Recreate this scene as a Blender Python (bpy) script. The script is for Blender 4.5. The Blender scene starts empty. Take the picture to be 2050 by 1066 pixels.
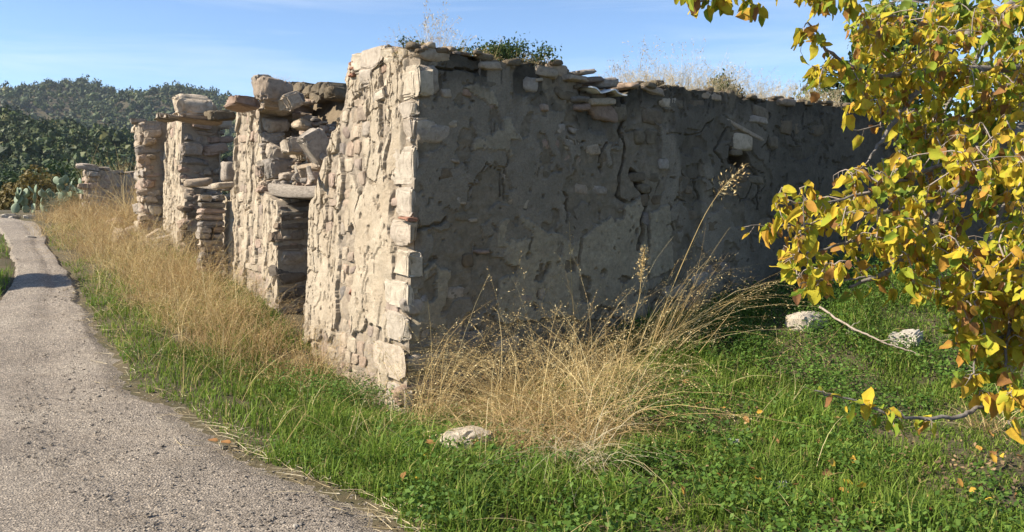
import bpy, math, random
import numpy as np
from mathutils import Vector, Matrix

# ------------------------------------------------------------------ camera, sky, sun, exposure
SC = bpy.context.scene
COL = SC.collection
F = 1597.0                      # focal length in photograph pixels (2050 wide)
PITCH = math.radians(5.12)
EYE = np.array([0.0, 0.0, 1.7])
cam_d = bpy.data.cameras.new('camera'); cam = bpy.data.objects.new('camera', cam_d); COL.objects.link(cam)
cam_d.sensor_width = 36.0; cam_d.lens = 36.0 * F / 2050.0
cam_d.clip_start = 0.05; cam_d.clip_end = 12000.0
cam.location = EYE; cam.rotation_euler = (math.pi / 2 - PITCH, 0, 0)
SC.camera = cam

E1 = np.array([-0.575, 0.818]); N1 = np.array([-0.818, -0.575])    # street wall: along, outward
E2 = np.array([0.818, 0.575]); N2 = np.array([0.575, -0.818])      # end wall: along, outward
SUN_EL = math.radians(39); _a = math.radians(21)
sun_h = N1 * math.cos(_a) - N2 * math.sin(_a)
SUN = np.array([sun_h[0] * math.cos(SUN_EL), sun_h[1] * math.cos(SUN_EL), math.sin(SUN_EL)])
sd = bpy.data.lights.new('sun', 'SUN'); so = bpy.data.objects.new('sun', sd); COL.objects.link(so)
sd.energy = 5.0; sd.angle = math.radians(0.53); sd.color = (1.0, 0.91, 0.77)
so.rotation_euler = Vector(SUN).to_track_quat('Z', 'Y').to_euler()
so.location = (-20, -5, 30)

W = bpy.data.worlds.new('World'); SC.world = W; W.use_nodes = True
nt = W.node_tree; nt.nodes.clear()
sky = nt.nodes.new('ShaderNodeTexSky'); sky.sky_type = 'NISHITA'; sky.sun_disc = False
sky.sun_elevation = SUN_EL; sky.sun_rotation = math.atan2(SUN[0], SUN[1])
sky.air_density = 0.85; sky.dust_density = 0.0; sky.ozone_density = 4.0; sky.altitude = 600
bg = nt.nodes.new('ShaderNodeBackground'); bg.inputs['Strength'].default_value = 0.1
outw = nt.nodes.new('ShaderNodeOutputWorld')
tc = nt.nodes.new('ShaderNodeTexCoord')
mp = nt.nodes.new('ShaderNodeMapping'); mp.inputs['Rotation'].default_value = (0.0, 0.1, 0.5); mp.inputs['Scale'].default_value = (1.0, 2.2, 11.0)
ns = nt.nodes.new('ShaderNodeTexNoise'); ns.inputs['Scale'].default_value = 1.5; ns.inputs['Detail'].default_value = 7; ns.inputs['Roughness'].default_value = 0.6
ns.inputs['Distortion'].default_value = 0.4
rp = nt.nodes.new('ShaderNodeValToRGB'); rp.color_ramp.elements[0].position = 0.48; rp.color_ramp.elements[1].position = 0.85
rp.color_ramp.elements[1].color = (0.42, 0.42, 0.42, 1)
mx = nt.nodes.new('ShaderNodeMixRGB'); mx.inputs['Color2'].default_value = (6.2, 6.4, 6.6, 1)
L = nt.links.new
L(tc.outputs['Generated'], mp.inputs['Vector']); L(mp.outputs[0], ns.inputs['Vector']); L(ns.outputs['Fac'], rp.inputs[0])
L(rp.outputs[0], mx.inputs['Fac']); L(sky.outputs[0], mx.inputs['Color1']); L(mx.outputs[0], bg.inputs['Color']); L(bg.outputs[0], outw.inputs[0])

vs = SC.view_settings
vs.view_transform = 'Standard'; vs.look = 'None'; vs.exposure = 1.02; vs.gamma = 1.0; vs.use_curve_mapping = False
SC.cycles.max_bounces = 6; SC.cycles.diffuse_bounces = 3; SC.cycles.transmission_bounces = 4; SC.cycles.volume_bounces = 0
SC.cycles.transparent_max_bounces = 4

rng = np.random.default_rng(7)
random.seed(7)

# ------------------------------------------------------------------ numeric helpers
def ss(a, b, x):
    t = np.clip((x - a) / (b - a + 1e-12), 0, 1); return t * t * (3 - 2 * t)

def _h(ix, iy, iz):
    with np.errstate(over='ignore'):
        h = (ix.astype(np.int64) * 374761393 + iy.astype(np.int64) * 668265263 + iz.astype(np.int64) * 1274126177) & 0xffffffff
        h = ((h ^ (h >> 13)) * 1274126177) & 0xffffffff
        h = (h ^ (h >> 16)) & 0xffffff
    return h / float(0xffffff)

def vn(x, y, z=0.0):
    x, y, z = np.broadcast_arrays(np.asarray(x, float), np.asarray(y, float), np.asarray(z, float))
    xi, yi, zi = np.floor(x), np.floor(y), np.floor(z)
    fx, fy, fz = x - xi, y - yi, z - zi
    fx = fx * fx * (3 - 2 * fx); fy = fy * fy * (3 - 2 * fy); fz = fz * fz * (3 - 2 * fz)
    r = 0
    for dx in (0, 1):
        for dy in (0, 1):
            for dz in (0, 1):
                r = r + _h(xi + dx, yi + dy, zi + dz) * (fx if dx else 1 - fx) * (fy if dy else 1 - fy) * (fz if dz else 1 - fz)
    return r

def fbm(x, y, z=0.0, o=4, g=0.5):
    s = 0; a = 1; n = 0
    for i in range(o):
        s = s + a * vn(x * 2 ** i + 17.3 * i, y * 2 ** i + 5.1 * i, z * 2 ** i + 9.7 * i); n += a; a *= g
    return s / n

def worley(x, y):
    xi, yi = np.floor(x), np.floor(y)
    f1 = np.full(x.shape, 9.0); f2 = np.full(x.shape, 9.0); cid = np.zeros(x.shape)
    for dx in (-1, 0, 1):
        for dy in (-1, 0, 1):
            cx, cy = xi + dx, yi + dy
            px = cx + 0.15 + 0.7 * _h(cx, cy, cx * 0 + 3); py = cy + 0.15 + 0.7 * _h(cx, cy, cx * 0 + 8)
            d = np.hypot(x - px, y - py)
            c = _h(cx, cy, cx * 0 + 21)
            nf = d < f1
            f2 = np.where(nf, f1, np.minimum(f2, d)); cid = np.where(nf, c, cid); f1 = np.where(nf, d, f1)
    return f1, f2, cid

def ray(u, v):
    a = (u - 1025.0) / F; b = (533.0 - v) / F
    return np.array([a, math.cos(PITCH) + b * math.sin(PITCH), -math.sin(PITCH) + b * math.cos(PITCH)])

def at(u, v, Y):
    """point seen at photograph pixel (u, v) standing Y metres away"""
    d = ray(u, v); return EYE + d * (Y / d[1])

# terrain --------------------------------------------------------------------------------------
_ty = np.array([-3000, -5, 5.0, 6.5, 8, 11, 14.5, 17.5, 20, 24, 27, 32, 45, 80, 200, 3000.0])
_tz = np.array([0, 0, 0.0, 0.03, .17, .47, .85, 1.12, 1.24, 1.24, 1.05, .3, -2.0, -8, -14, -14.0])
def gz(x, y):
    x = np.asarray(x, float); y = np.asarray(y, float)
    z = (np.interp(y - .7, _ty, _tz) + np.interp(y, _ty, _tz) * 2 + np.interp(y + .7, _ty, _tz)) / 4
    tt_ = (x + .787) * E1[0] + (y - 6.85) * E1[1]; bb_ = np.maximum((x + .787) * N1[0] + (y - 6.85) * N1[1] - .2, 0)
    z = z - 0.37 * np.exp(-((tt_ - .75) / 1.75) ** 2 - (bb_ / .85) ** 2) * ss(2.4, .8, (x + .787) * E2[0] + (y - 6.85) * E2[1])
    z = z + 0.36 * np.exp(-(((x - 4.2) / 2.6) ** 2 + ((y - 9.2) / 1.9) ** 2))
    near = np.exp(-((y - 6) / 40.0) ** 2)
    z = z + near * (0.10 * (fbm(x * .9, y * .9, 1.5, 3) - .5))
    return z

def ground(u, v):
    """walk the view ray of a pixel down to the terrain"""
    d = ray(u, v); k = np.linspace(1.5, 70, 2600)
    p = EYE[None] + d[None] * k[:, None]
    below = p[:, 2] < gz(p[:, 0], p[:, 1])
    i = int(np.argmax(below)) if below.any() else len(k) - 1
    return np.array([p[i, 0], p[i, 1], float(gz(p[i, 0], p[i, 1]))])

# ------------------------------------------------------------------ mesh / object helpers
def mesh_np(name, V, Fc, mat=None, smooth=False, attrs=None):
    V = np.asarray(V, np.float32); Fc = np.asarray(Fc, np.int32)
    me = bpy.data.meshes.new(name); n = len(V); m, k = Fc.shape
    me.vertices.add(n); me.vertices.foreach_set('co', V.ravel())
    me.loops.add(m * k); me.loops.foreach_set('vertex_index', Fc.ravel())
    me.polygons.add(m); me.polygons.foreach_set('loop_start', np.arange(0, m * k, k, dtype=np.int32))
    me.polygons.foreach_set('loop_total', np.full(m, k, np.int32))
    me.polygons.foreach_set('use_smooth', np.full(m, smooth, bool))
    me.update(calc_edges=True)
    if attrs:
        for nm, arr in attrs.items():
            a = me.attributes.new(nm, 'FLOAT', 'POINT'); a.data.foreach_set('value', np.asarray(arr, np.float32))
    if mat: me.materials.append(mat)
    return me

def obj(name, me, parent=None, loc=(0, 0, 0), mat4=None):
    o = bpy.data.objects.new(name, me); COL.objects.link(o)
    if mat4 is not None: o.matrix_basis = mat4
    else: o.location = loc
    if parent: o.parent = parent
    return o

def tag(o, label=None, cat=None, group=None, kind=None):
    if label: o['label'] = label
    if cat: o['category'] = cat
    if group: o['group'] = group
    if kind: o['kind'] = kind
    return o

ORD = ['first', 'second', 'third', 'fourth', 'fifth', 'sixth', 'seventh', 'eighth', 'ninth', 'tenth', 'eleventh', 'twelfth', 'thirteenth', 'fourteenth', 'fifteenth', 'sixteenth', 'seventeenth', 'eighteenth', 'nineteenth', 'twentieth']
def ranks(us):
    o = sorted(range(len(us)), key=lambda i: us[i]); return {i: ORD[k] for k, i in enumerate(o)}
def thing(name, label, cat, loc=(0, 0, 0), group=None):
    o = bpy.data.objects.new(name, None); COL.objects.link(o); o.location = loc; o.empty_display_size = .2
    return tag(o, label, cat, group)

def grid_faces(nr, nc, off=0):
    i = np.arange(nr - 1)[:, None] * nc + np.arange(nc - 1)[None]
    return np.stack([i, i + 1, i + nc + 1, i + nc], -1).reshape(-1, 4) + off

def ico(sub):
    t = (1 + 5 ** .5) / 2
    v = [(-1, t, 0), (1, t, 0), (-1, -t, 0), (1, -t, 0), (0, -1, t), (0, 1, t), (0, -1, -t), (0, 1, -t), (t, 0, -1), (t, 0, 1), (-t, 0, -1), (-t, 0, 1)]
    f = [(0, 11, 5), (0, 5, 1), (0, 1, 7), (0, 7, 10), (0, 10, 11), (1, 5, 9), (5, 11, 4), (11, 10, 2), (10, 7, 6), (7, 1, 8), (3, 9, 4), (3, 4, 2), (3, 2, 6), (3, 6, 8), (3, 8, 9), (4, 9, 5), (2, 4, 11), (6, 2, 10), (8, 6, 7), (9, 8, 1)]
    v = [np.array(p, float) / np.linalg.norm(p) for p in v]
    for _ in range(sub):
        c = {}; nf = []
        def mid(a, b):
            k = (min(a, b), max(a, b))
            if k not in c:
                p = v[a] + v[b]; v.append(p / np.linalg.norm(p)); c[k] = len(v) - 1
            return c[k]
        for a, b, d in f:
            x, y, z = mid(a, b), mid(b, d), mid(d, a); nf += [(a, x, z), (b, y, x), (d, z, y), (x, y, z)]
        f = nf
    return np.array(v), np.array(f)

ICO = {s: ico(s) for s in (0, 1, 2, 3)}

# ------------------------------------------------------------------ materials
def mat(name):
    m = bpy.data.materials.new(name); m.use_nodes = True
    n = m.node_tree; b = n.nodes['Principled BSDF']
    b.inputs['Roughness'].default_value = .92; b.inputs['Specular IOR Level'].default_value = .2
    return m, n, b

def N(n, t, **kw):
    x = n.nodes.new('ShaderNode' + t)
    for k, v in kw.items():
        if k in x.inputs: x.inputs[k].default_value = v
        else: setattr(x, k, v)
    return x

def ramp(n, stops, fac=None, interp='LINEAR'):
    r = n.nodes.new('ShaderNodeValToRGB'); cr = r.color_ramp; cr.interpolation = interp
    while len(cr.elements) < len(stops): cr.elements.new(.5)
    for e, (p, c) in zip(cr.elements, stops):
        e.position = p; e.color = (*c, 1) if len(c) == 3 else c
    if fac is not None: n.links.new(fac, r.inputs[0])
    return r.outputs[0]

def noise(n, scale, detail=4, rough=.55, vec=None, dist=0):
    x = N(n, 'TexNoise', Scale=scale, Detail=detail, Roughness=rough, Distortion=dist)
    if vec is not None: n.links.new(vec, x.inputs['Vector'])
    return x.outputs['Fac']

def mixc(n, fac, a, b, mode='MIX'):
    x = n.nodes.new('ShaderNodeMixRGB'); x.blend_type = mode
    for s, v in (('Fac', fac), ('Color1', a), ('Color2', b)):
        if hasattr(v, 'links'): n.links.new(v, x.inputs[s])
        else: x.inputs[s].default_value = v if s == 'Fac' else (*v, 1)
    return x.outputs[0]

def bump(n, b, h, strength, dist):
    x = N(n, 'Bump', Strength=strength, Distance=dist); n.links.new(h, x.inputs['Height']); n.links.new(x.outputs[0], b.inputs['Normal'])

def pos(n):
    return n.nodes.new('ShaderNodeNewGeometry').outputs['Position']

def stone_mat(name, cols, island=False, lich=.35):
    m, n, b = mat(name)
    if island: r = n.nodes.new('ShaderNodeNewGeometry').outputs['Random Per Island']
    else: r = n.nodes.new('ShaderNodeObjectInfo').outputs['Random']
    k = len(cols)
    base = ramp(n, [(i / (k - 1) if k > 1 else 0, c) for i, c in enumerate(cols)], r)
    P = pos(n)
    v = ramp(n, [(.25, (.5, .47, .43)), (.5, (.95, .93, .9)), (.75, (1.3, 1.28, 1.24))], noise(n, 11, 8, .72, P, .5))
    c = mixc(n, 1.0, base, v, 'MULTIPLY')
    l = ramp(n, [(.56, (0, 0, 0)), (.66, (lich, lich, lich))], noise(n, 23, 5, .7, P))
    c = mixc(n, l, c, (.07, .068, .06))
    n.links.new(c, b.inputs['Base Color'])
    hgt_ = n.nodes.new('ShaderNodeMath'); hgt_.operation = 'ADD'
    n.links.new(noise(n, 22, 8, .75, P, .4), hgt_.inputs[0]); n.links.new(noise(n, 85, 5, .75, P), hgt_.inputs[1])
    bump(n, b, hgt_.outputs[0], .8, .02)
    return m

M_stone = stone_mat('limestone', [(.30, .24, .19), (.42, .34, .25), (.34, .30, .26), (.50, .42, .32), (.36, .26, .20), (.40, .35, .29), (.22, .20, .18)])
M_stone_i = stone_mat('limestone_rubble', [(.30, .24, .19), (.42, .34, .25), (.34, .30, .26), (.48, .40, .30), (.34, .24, .18), (.22, .20, .18)], True)
M_quoin = stone_mat('pale_limestone', [(.50, .43, .33), (.56, .49, .39), (.46, .40, .33), (.54, .45, .35)], lich=.25)
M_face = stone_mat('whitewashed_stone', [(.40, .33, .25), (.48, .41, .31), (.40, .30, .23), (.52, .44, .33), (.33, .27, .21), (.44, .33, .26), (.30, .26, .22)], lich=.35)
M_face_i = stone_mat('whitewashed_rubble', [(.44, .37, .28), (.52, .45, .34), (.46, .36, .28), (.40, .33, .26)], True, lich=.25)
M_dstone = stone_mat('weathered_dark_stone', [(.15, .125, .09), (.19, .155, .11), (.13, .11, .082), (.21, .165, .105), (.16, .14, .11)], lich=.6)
M_jamb = stone_mat('shade_toned_jamb_stone', [(.20, .15, .105), (.25, .19, .135), (.17, .135, .10), (.12, .105, .09)], lich=.4)  # brown jamb stone, its colour darkened to paint in the doorway shade
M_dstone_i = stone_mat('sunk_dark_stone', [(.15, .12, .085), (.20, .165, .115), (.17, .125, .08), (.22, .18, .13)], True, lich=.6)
M_brown = stone_mat('brown_stone', [(.18, .13, .08), (.21, .15, .095)], lich=.45)
M_brick = stone_mat('brick_red', [(.30, .15, .10), (.36, .19, .13)], lich=.15)
M_brickd = stone_mat('brick_dull', [(.20, .09, .06), (.24, .12, .08)], lich=.2)
M_white = stone_mat('white_marble', [(.46, .41, .34), (.52, .48, .41)], lich=.3)

def wall_mat(name, plaster, mortar, stain, stain_amt, pale=(.3, .27, .22)):
    m, n, b = mat(name); P = pos(n)
    at_ = N(n, 'Attribute', attribute_name='pl').outputs['Fac']
    at2 = N(n, 'Attribute', attribute_name='st').outputs['Fac']
    at3 = N(n, 'Attribute', attribute_name='pa').outputs['Fac']
    pv = ramp(n, [(.3, tuple(x * .66 for x in plaster)), (.55, plaster), (.8, tuple(min(1, x * 1.22) for x in plaster))], noise(n, 4.5, 9, .75, P))
    pv = mixc(n, .8, pv, ramp(n, [(.3, (.62, .6, .57)), (.5, (1, 1, 1)), (.72, (1.3, 1.29, 1.27))], noise(n, 55, 5, .8, P)), 'MULTIPLY')
    mv = ramp(n, [(.3, tuple(x * .6 for x in mortar)), (.7, tuple(x * 1.25 for x in mortar))], noise(n, 14, 6, .7, P))
    c = mixc(n, at_, mv, pv)
    c = mixc(n, at3, c, ramp(n, [(.3, tuple(x * .62 for x in pale)), (.7, tuple(x * 1.25 for x in pale))], noise(n, 22, 5, .75, P)))
    sp = ramp(n, [(.62, (0, 0, 0)), (.72, (.6, .6, .6))], noise(n, 38, 4, .7, P))
    c = mixc(n, sp, c, tuple(x * .5 for x in mortar))
    s = ramp(n, [(.42, (0, 0, 0)), (.68, (stain_amt,) * 3)], noise(n, 2.3, 6, .7, P, .3))
    c = mixc(n, s, c, stain)
    c = mixc(n, at2, c, ramp(n, [(.35, (.022, .020, .017)), (.7, (.085, .075, .055))], noise(n, 11, 6, .75, P)))
    n.links.new(c, b.inputs['Base Color'])
    hgt_ = n.nodes.new('ShaderNodeMath'); hgt_.operation = 'ADD'
    n.links.new(noise(n, 26, 8, .75, P, .3), hgt_.inputs[0]); n.links.new(noise(n, 95, 5, .75, P), hgt_.inputs[1])
    bump(n, b, hgt_.outputs[0], .85, .02)
    return m
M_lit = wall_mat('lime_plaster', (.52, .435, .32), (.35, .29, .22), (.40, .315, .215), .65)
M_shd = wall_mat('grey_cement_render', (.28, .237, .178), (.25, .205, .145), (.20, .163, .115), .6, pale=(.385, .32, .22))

def leafy(name, stops, trans=.35, island=True, rough=.6, vary=None):
    m, n, b = mat(name)
    r = n.nodes.new('ShaderNodeNewGeometry').outputs['Random Per Island'] if island else n.nodes.new('ShaderNodeObjectInfo').outputs['Random']
    c = ramp(n, stops, r)
    if vary:
        sc, a, d = vary
        c = mixc(n, 1.0, c, ramp(n, [(.3, (a, a, a)), (.7, (d, d, d))], noise(n, sc, 4, .6, pos(n))), 'MULTIPLY')
    n.links.new(c, b.inputs['Base Color']); b.inputs['Roughness'].default_value = rough
    if trans > 0:
        t = n.nodes.new('ShaderNodeBsdfTranslucent'); mxs = n.nodes.new('ShaderNodeMixShader'); mxs.inputs[0].default_value = trans
        n.links.new(c, t.inputs['Color']); n.links.new(b.outputs[0], mxs.inputs[1]); n.links.new(t.outputs[0], mxs.inputs[2])
        n.links.new(mxs.outputs[0], n.nodes['Material Output'].inputs['Surface'])
    return m

M_grass = leafy('green_grass', [(0, (.09, .15, .02)), (.4, (.145, .225, .03)), (.75, (.20, .295, .042)), (.92, (.28, .34, .07)), (1, (.42, .34, .13))], .42, vary=(1.3, .65, 1.25))
M_herb = leafy('green_herb', [(0, (.055, .115, .018)), (.6, (.10, .185, .028)), (1, (.165, .26, .05))], .4, vary=(2, .7, 1.2))
M_straw = leafy('dry_straw', [(0, (.24, .16, .075)), (.3, (.46, .32, .135)), (.7, (.62, .47, .21)), (1, (.78, .66, .38))], .25)
M_strawb = leafy('brown_straw', [(0, (.28, .17, .075)), (.4, (.42, .28, .125)), (.75, (.53, .38, .175)), (1, (.64, .50, .25))], .25)
M_strawp = leafy('pale_straw', [(0, (.45, .34, .18)), (.5, (.58, .47, .28)), (1, (.68, .60, .42))], .3)
M_litter = leafy('leaf_litter', [(0, (.09, .06, .035)), (.5, (.17, .11, .06)), (.85, (.28, .19, .10)), (1, (.40, .27, .11))], .15)
M_shrub = leafy('shrub_leaves', [(0, (.022, .045, .012)), (.6, (.05, .085, .022)), (1, (.10, .13, .04))], .25)
M_pine = leafy('evergreen_leaves', [(0, (.018, .04, .012)), (.7, (.045, .075, .02)), (1, (.08, .11, .03))], .2)
M_forest = leafy('forest_foliage', [(0, (.022, .038, .010)), (.35, (.038, .060, .014)), (.7, (.058, .082, .018)), (.92, (.085, .10, .022)), (1, (.12, .10, .03))], 0, vary=(.025, .6, 1.25))
_n = M_forest.node_tree; _b = _n.nodes['Principled BSDF']; 
_c = _b.inputs['Base Color'].links[0].from_socket
_n.links.new(mixc(_n, 1.0, _c, ramp(_n, [(.3, (.7, .72, .75)), (.5, (1, 1, 1)), (.7, (1.4, 1.35, 1.2))], noise(_n, .16, 3, .6, pos(_n))), 'MULTIPLY'), _b.inputs['Base Color'])
M_autumn = leafy('autumn_foliage', [(0, (.09, .07, .018)), (.6, (.15, .11, .025)), (1, (.17, .13, .04))], .2)
M_pad = leafy('cactus_pad', [(0, (.15, .20, .12)), (1, (.26, .31, .20))], 0, island=False, vary=(8, .8, 1.1))

def simple(name, c1, c2, sc, bs=.4, bd=.01, rough=.9, stretch=None):
    m, n, b = mat(name); P = pos(n)
    if stretch:
        mp_ = N(n, 'Mapping'); mp_.inputs['Scale'].default_value = stretch; n.links.new(P, mp_.inputs['Vector']); P = mp_.outputs[0]
    f = noise(n, sc, 6, .65, P)
    n.links.new(ramp(n, [(.3, c1), (.7, c2)], f), b.inputs['Base Color']); b.inputs['Roughness'].default_value = rough
    bump(n, b, noise(n, sc * 3, 6, .7, P), bs, bd); return m
M_bark = simple('grey_bark', (.10, .085, .07), (.26, .23, .20), 30, .6, .004)
M_twig = simple('pale_twig', (.22, .17, .13), (.42, .35, .29), 40, .4, .002)
M_timber = simple('weathered_timber', (.15, .125, .10), (.40, .345, .28), 12, .9, .02, stretch=(1, 1, 6))
M_earth = simple('earth', (.10, .075, .05), (.22, .17, .11), 5, .6, .03)
M_sheet = simple('pale_tile', (.55, .54, .51), (.78, .77, .74), 7, .2, .004, .7)
M_paper = simple('paper', (.42, .42, .40), (.60, .60, .58), 20, .2, .004)

m, n, b = mat('ground_soil'); P = pos(n)
c = ramp(n, [(.3, (.055, .055, .025)), (.5, (.085, .072, .04)), (.72, (.15, .115, .07))], noise(n, 1.4, 6, .65, P))
c = mixc(n, ramp(n, [(.45, (0, 0, 0)), (.6, (.7, .7, .7))], noise(n, 17, 5, .7, P)), c, (.09, .07, .04))
n.links.new(c, b.inputs['Base Color']); bump(n, b, noise(n, 40, 6, .7, P), .6, .02); M_ground = m

m, n, b = mat('gravel_road'); P = pos(n)
c = ramp(n, [(.25, (.21, .18, .147)), (.5, (.285, .245, .20)), (.78, (.36, .315, .255))], noise(n, 1.1, 6, .6, P))
def peb(sc_):
    vo = N(n, 'TexVoronoi', Scale=sc_); n.links.new(P, vo.inputs['Vector']); sp_ = n.nodes.new('ShaderNodeSeparateColor'); n.links.new(vo.outputs['Color'], sp_.inputs[0]); return vo, sp_.outputs[0]
vo, rr_ = peb(75.0); vo2, rr2 = peb(190.0)
c = mixc(n, .85, c, ramp(n, [(0, (.5, .49, .48)), (.5, (.95, .94, .93)), (.85, (1.3, 1.28, 1.24)), (1, (1.9, 1.85, 1.75))], rr_), 'MULTIPLY')
c = mixc(n, .6, c, ramp(n, [(0, (.55, .55, .55)), (1, (1.45, 1.43, 1.4))], rr2), 'MULTIPLY')
c = mixc(n, ramp(n, [(.5, (0, 0, 0)), (.75, (.35, .35, .35))], noise(n, 2.6, 6, .7, P)), c, (.17, .125, .08))
n.links.new(c, b.inputs['Base Color'])
ad = n.nodes.new('ShaderNodeMath'); ad.operation = 'ADD'; n.links.new(vo.outputs['Distance'], ad.inputs[0]); n.links.new(noise(n, 60, 6, .8, P), ad.inputs[1])
bump(n, b, ad.outputs[0], .9, .016); M_road = m
M_gravel = stone_mat('gravel', [(.18, .155, .128), (.26, .225, .185), (.36, .315, .26), (.23, .20, .165), (.46, .41, .34)], True, lich=.12)

# mulberry leaves: colour by object / island, brown and green blotches inside the leaf
def mul_leaf(name, island):
    m, n, b = mat(name)
    r = n.nodes.new('ShaderNodeNewGeometry').outputs['Random Per Island'] if island else n.nodes.new('ShaderNodeObjectInfo').outputs['Random']
    c = ramp(n, [(0, (.16, .24, .03)), (.14, (.28, .34, .035)), (.28, (.44, .41, .04)), (.52, (.58, .47, .043)), (.76, (.61, .42, .043)), (.88, (.49, .26, .05)), (.95, (.32, .16, .055)), (1, (.24, .12, .06))], r)
    P = pos(n)
    c = mixc(n, ramp(n, [(.54, (0, 0, 0)), (.68, (.75, .75, .75))], noise(n, 26, 4, .6, P)), c, (.44, .22, .045))
    c = mixc(n, ramp(n, [(.55, (0, 0, 0)), (.7, (.7, .7, .7))], noise(n, 19, 4, .6, P, .5)), c, (.33, .38, .04))
    n.links.new(c, b.inputs['Base Color']); b.inputs['Roughness'].default_value = .75; b.inputs['Specular IOR Level'].default_value = .12
    bump(n, b, noise(n, 70, 5, .7, P), .5, .006)
    t = n.nodes.new('ShaderNodeBsdfTranslucent'); mxs = n.nodes.new('ShaderNodeMixShader'); mxs.inputs[0].default_value = .38
    n.links.new(c, t.inputs['Color']); n.links.new(b.outputs[0], mxs.inputs[1]); n.links.new(t.outputs[0], mxs.inputs[2])
    n.links.new(mxs.outputs[0], n.nodes['Material Output'].inputs['Surface'])
    return m
M_leaf = mul_leaf('yellow_leaf', False); M_leaf_i = mul_leaf('yellow_leaf_mass', True)
M_fallen = leafy('fallen_leaf', [(0, (.22, .11, .05)), (.4, (.38, .19, .06)), (.75, (.55, .33, .05)), (1, (.62, .45, .06))], .25, island=False)
M_leafg = leafy('yellow_green_leaf', [(0, (.10, .16, .025)), (.5, (.24, .30, .04)), (.8, (.38, .38, .05)), (1, (.48, .38, .05))], .4, rough=.5)

# ------------------------------------------------------------------ ground sheet, road
def spaced(lo, hi, near_lo, near_hi, step, grow=1.22):
    a = list(np.arange(near_lo, near_hi + 1e-6, step)); s = step
    while a[-1] < hi: s *= grow; a.append(a[-1] + s)
    s = step; pre = []; x = near_lo
    while x > lo: s *= grow; x -= s; pre.append(x)
    return np.array(pre[::-1] + a)

# edges of the road on the ground, near to far
R_px = [(1060, 1200), (845, 1066), (735, 1005), (628, 955), (522, 915), (445, 880), (338, 812), (245, 735), (190, 655), (160, 585), (132, 535), (105, 500), (92, 470), (92, 440)]
L_px = [None, None, None, None, None, None, None, None, (-120, 690), (-20, 610), (36, 560), (22, 515), (5, 480), (-5, 441)]
Rw = [ground(u, v)[:2] for u, v in R_px]; Rw = [np.array([.9, -4.0]), np.array([.55, 1.5])] + Rw
Lw = []
for i, r_ in enumerate(Rw):
    p = L_px[i - 2] if i >= 2 else None
    Lw.append(ground(*p)[:2] if p else np.array([r_[0] - 2.6, r_[1] - 1.3]) if i < 8 else np.array([r_[0] - 2.2, r_[1] - 1.2]))
Lw[9] = np.array([Rw[9][0] - 1.9, Rw[9][1] - .9])
Rw.append(Rw[-1] + np.array([-6, 3.0])); Lw.append(Lw[-1] + np.array([-7, -1.0]))
Rw = np.array(Rw); Lw = np.array(Lw)
def resample(p, k):
    t = np.linspace(0, len(p) - 1, k); i = np.arange(len(p))
    q = np.stack([np.interp(t, i, p[:, 0]), np.interp(t, i, p[:, 1])], 1)
    for _ in range(60): q[1:-1] = (q[:-2] + 2 * q[1:-1] + q[2:]) / 4
    return q
KR = 260
Rr, Lr = resample(Rw, KR), resample(Lw, KR)
wv = np.linspace(0, 1, 90)
edge = (fbm(Rr[:, 1] * 1.6, 0, 3.3, 4) - .5) * .38
edl = (fbm(Lr[:, 1] * 1.6, 9, 3.3, 3) - .5) * .3
RX = Rr[:, None, 0] * (1 - wv) + Lr[:, None, 0] * wv; RY = Rr[:, None, 1] * (1 - wv) + Lr[:, None, 1] * wv
edge = edge * np.clip(7 / np.maximum(Rr[:, 1], 1), .2, 1); edl = edl * np.clip(7 / np.maximum(Lr[:, 1], 1), .2, 1)
dirw = (Lr - Rr) / np.linalg.norm(Lr - Rr, axis=1)[:, None]
off = edge[:, None] * (1 - wv) + edl[:, None] * wv
RX = RX + dirw[:, :1] * off; RY = RY + dirw[:, 1:] * off
def in_poly(x, y, poly):
    ins = np.zeros(x.shape, bool); j = len(poly) - 1
    for i in range(len(poly)):
        xi, yi = poly[i]; xj, yj = poly[j]
        ins ^= ((yi > y) != (yj > y)) & (x < (xj - xi) * (y - yi) / (yj - yi + 1e-12) + xi); j = i
    return ins
road_poly = np.concatenate([np.stack([RX[:, 0], RY[:, 0]], 1), np.stack([RX[::-1, -1], RY[::-1, -1]], 1)])[::1]
road_poly_s = road_poly[::4]
gx = spaced(-2500, 2500, -11, 10, .14); gy = spaced(-1500, 3500, 1.5, 27, .14)
GX, GY = np.meshgrid(gx, gy)
onroad = in_poly(GX, GY, road_poly_s)
GZ = gz(GX, GY) + .03 * (fbm(GX * 4, GY * 4, 0, 3) - .5) - onroad * .05
V = np.stack([GX, GY, GZ], -1).reshape(-1, 3)
tag(obj('ground', mesh_np('ground', V, grid_faces(len(gy), len(gx)), M_ground, True)), kind='structure', label='soil under the grass around the ruin')
crown = .03 * np.sin(np.pi * wv)[None]
rut = -.02 * np.exp(-((wv - .33) / .1) ** 2)[None] + .03 * (fbm(RX * 2.2, RY * 2.2, 4, 4) - .5) + .012 * (fbm(RX * 14, RY * 14, 2, 3) - .5)
RZ = gz(RX, RY) + .010 + crown * .6 + rut - .06 * (ss(.9, 1, wv) + ss(.10, 0, wv))[None]
V = np.stack([RX, RY, RZ], -1).reshape(-1, 3)
tag(obj('gravel_road', mesh_np('gravel_road', V, grid_faces(KR, 90)[:, ::-1], M_road, True)), kind='structure', label='pale grey gravel lane climbing past the ruin')

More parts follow.
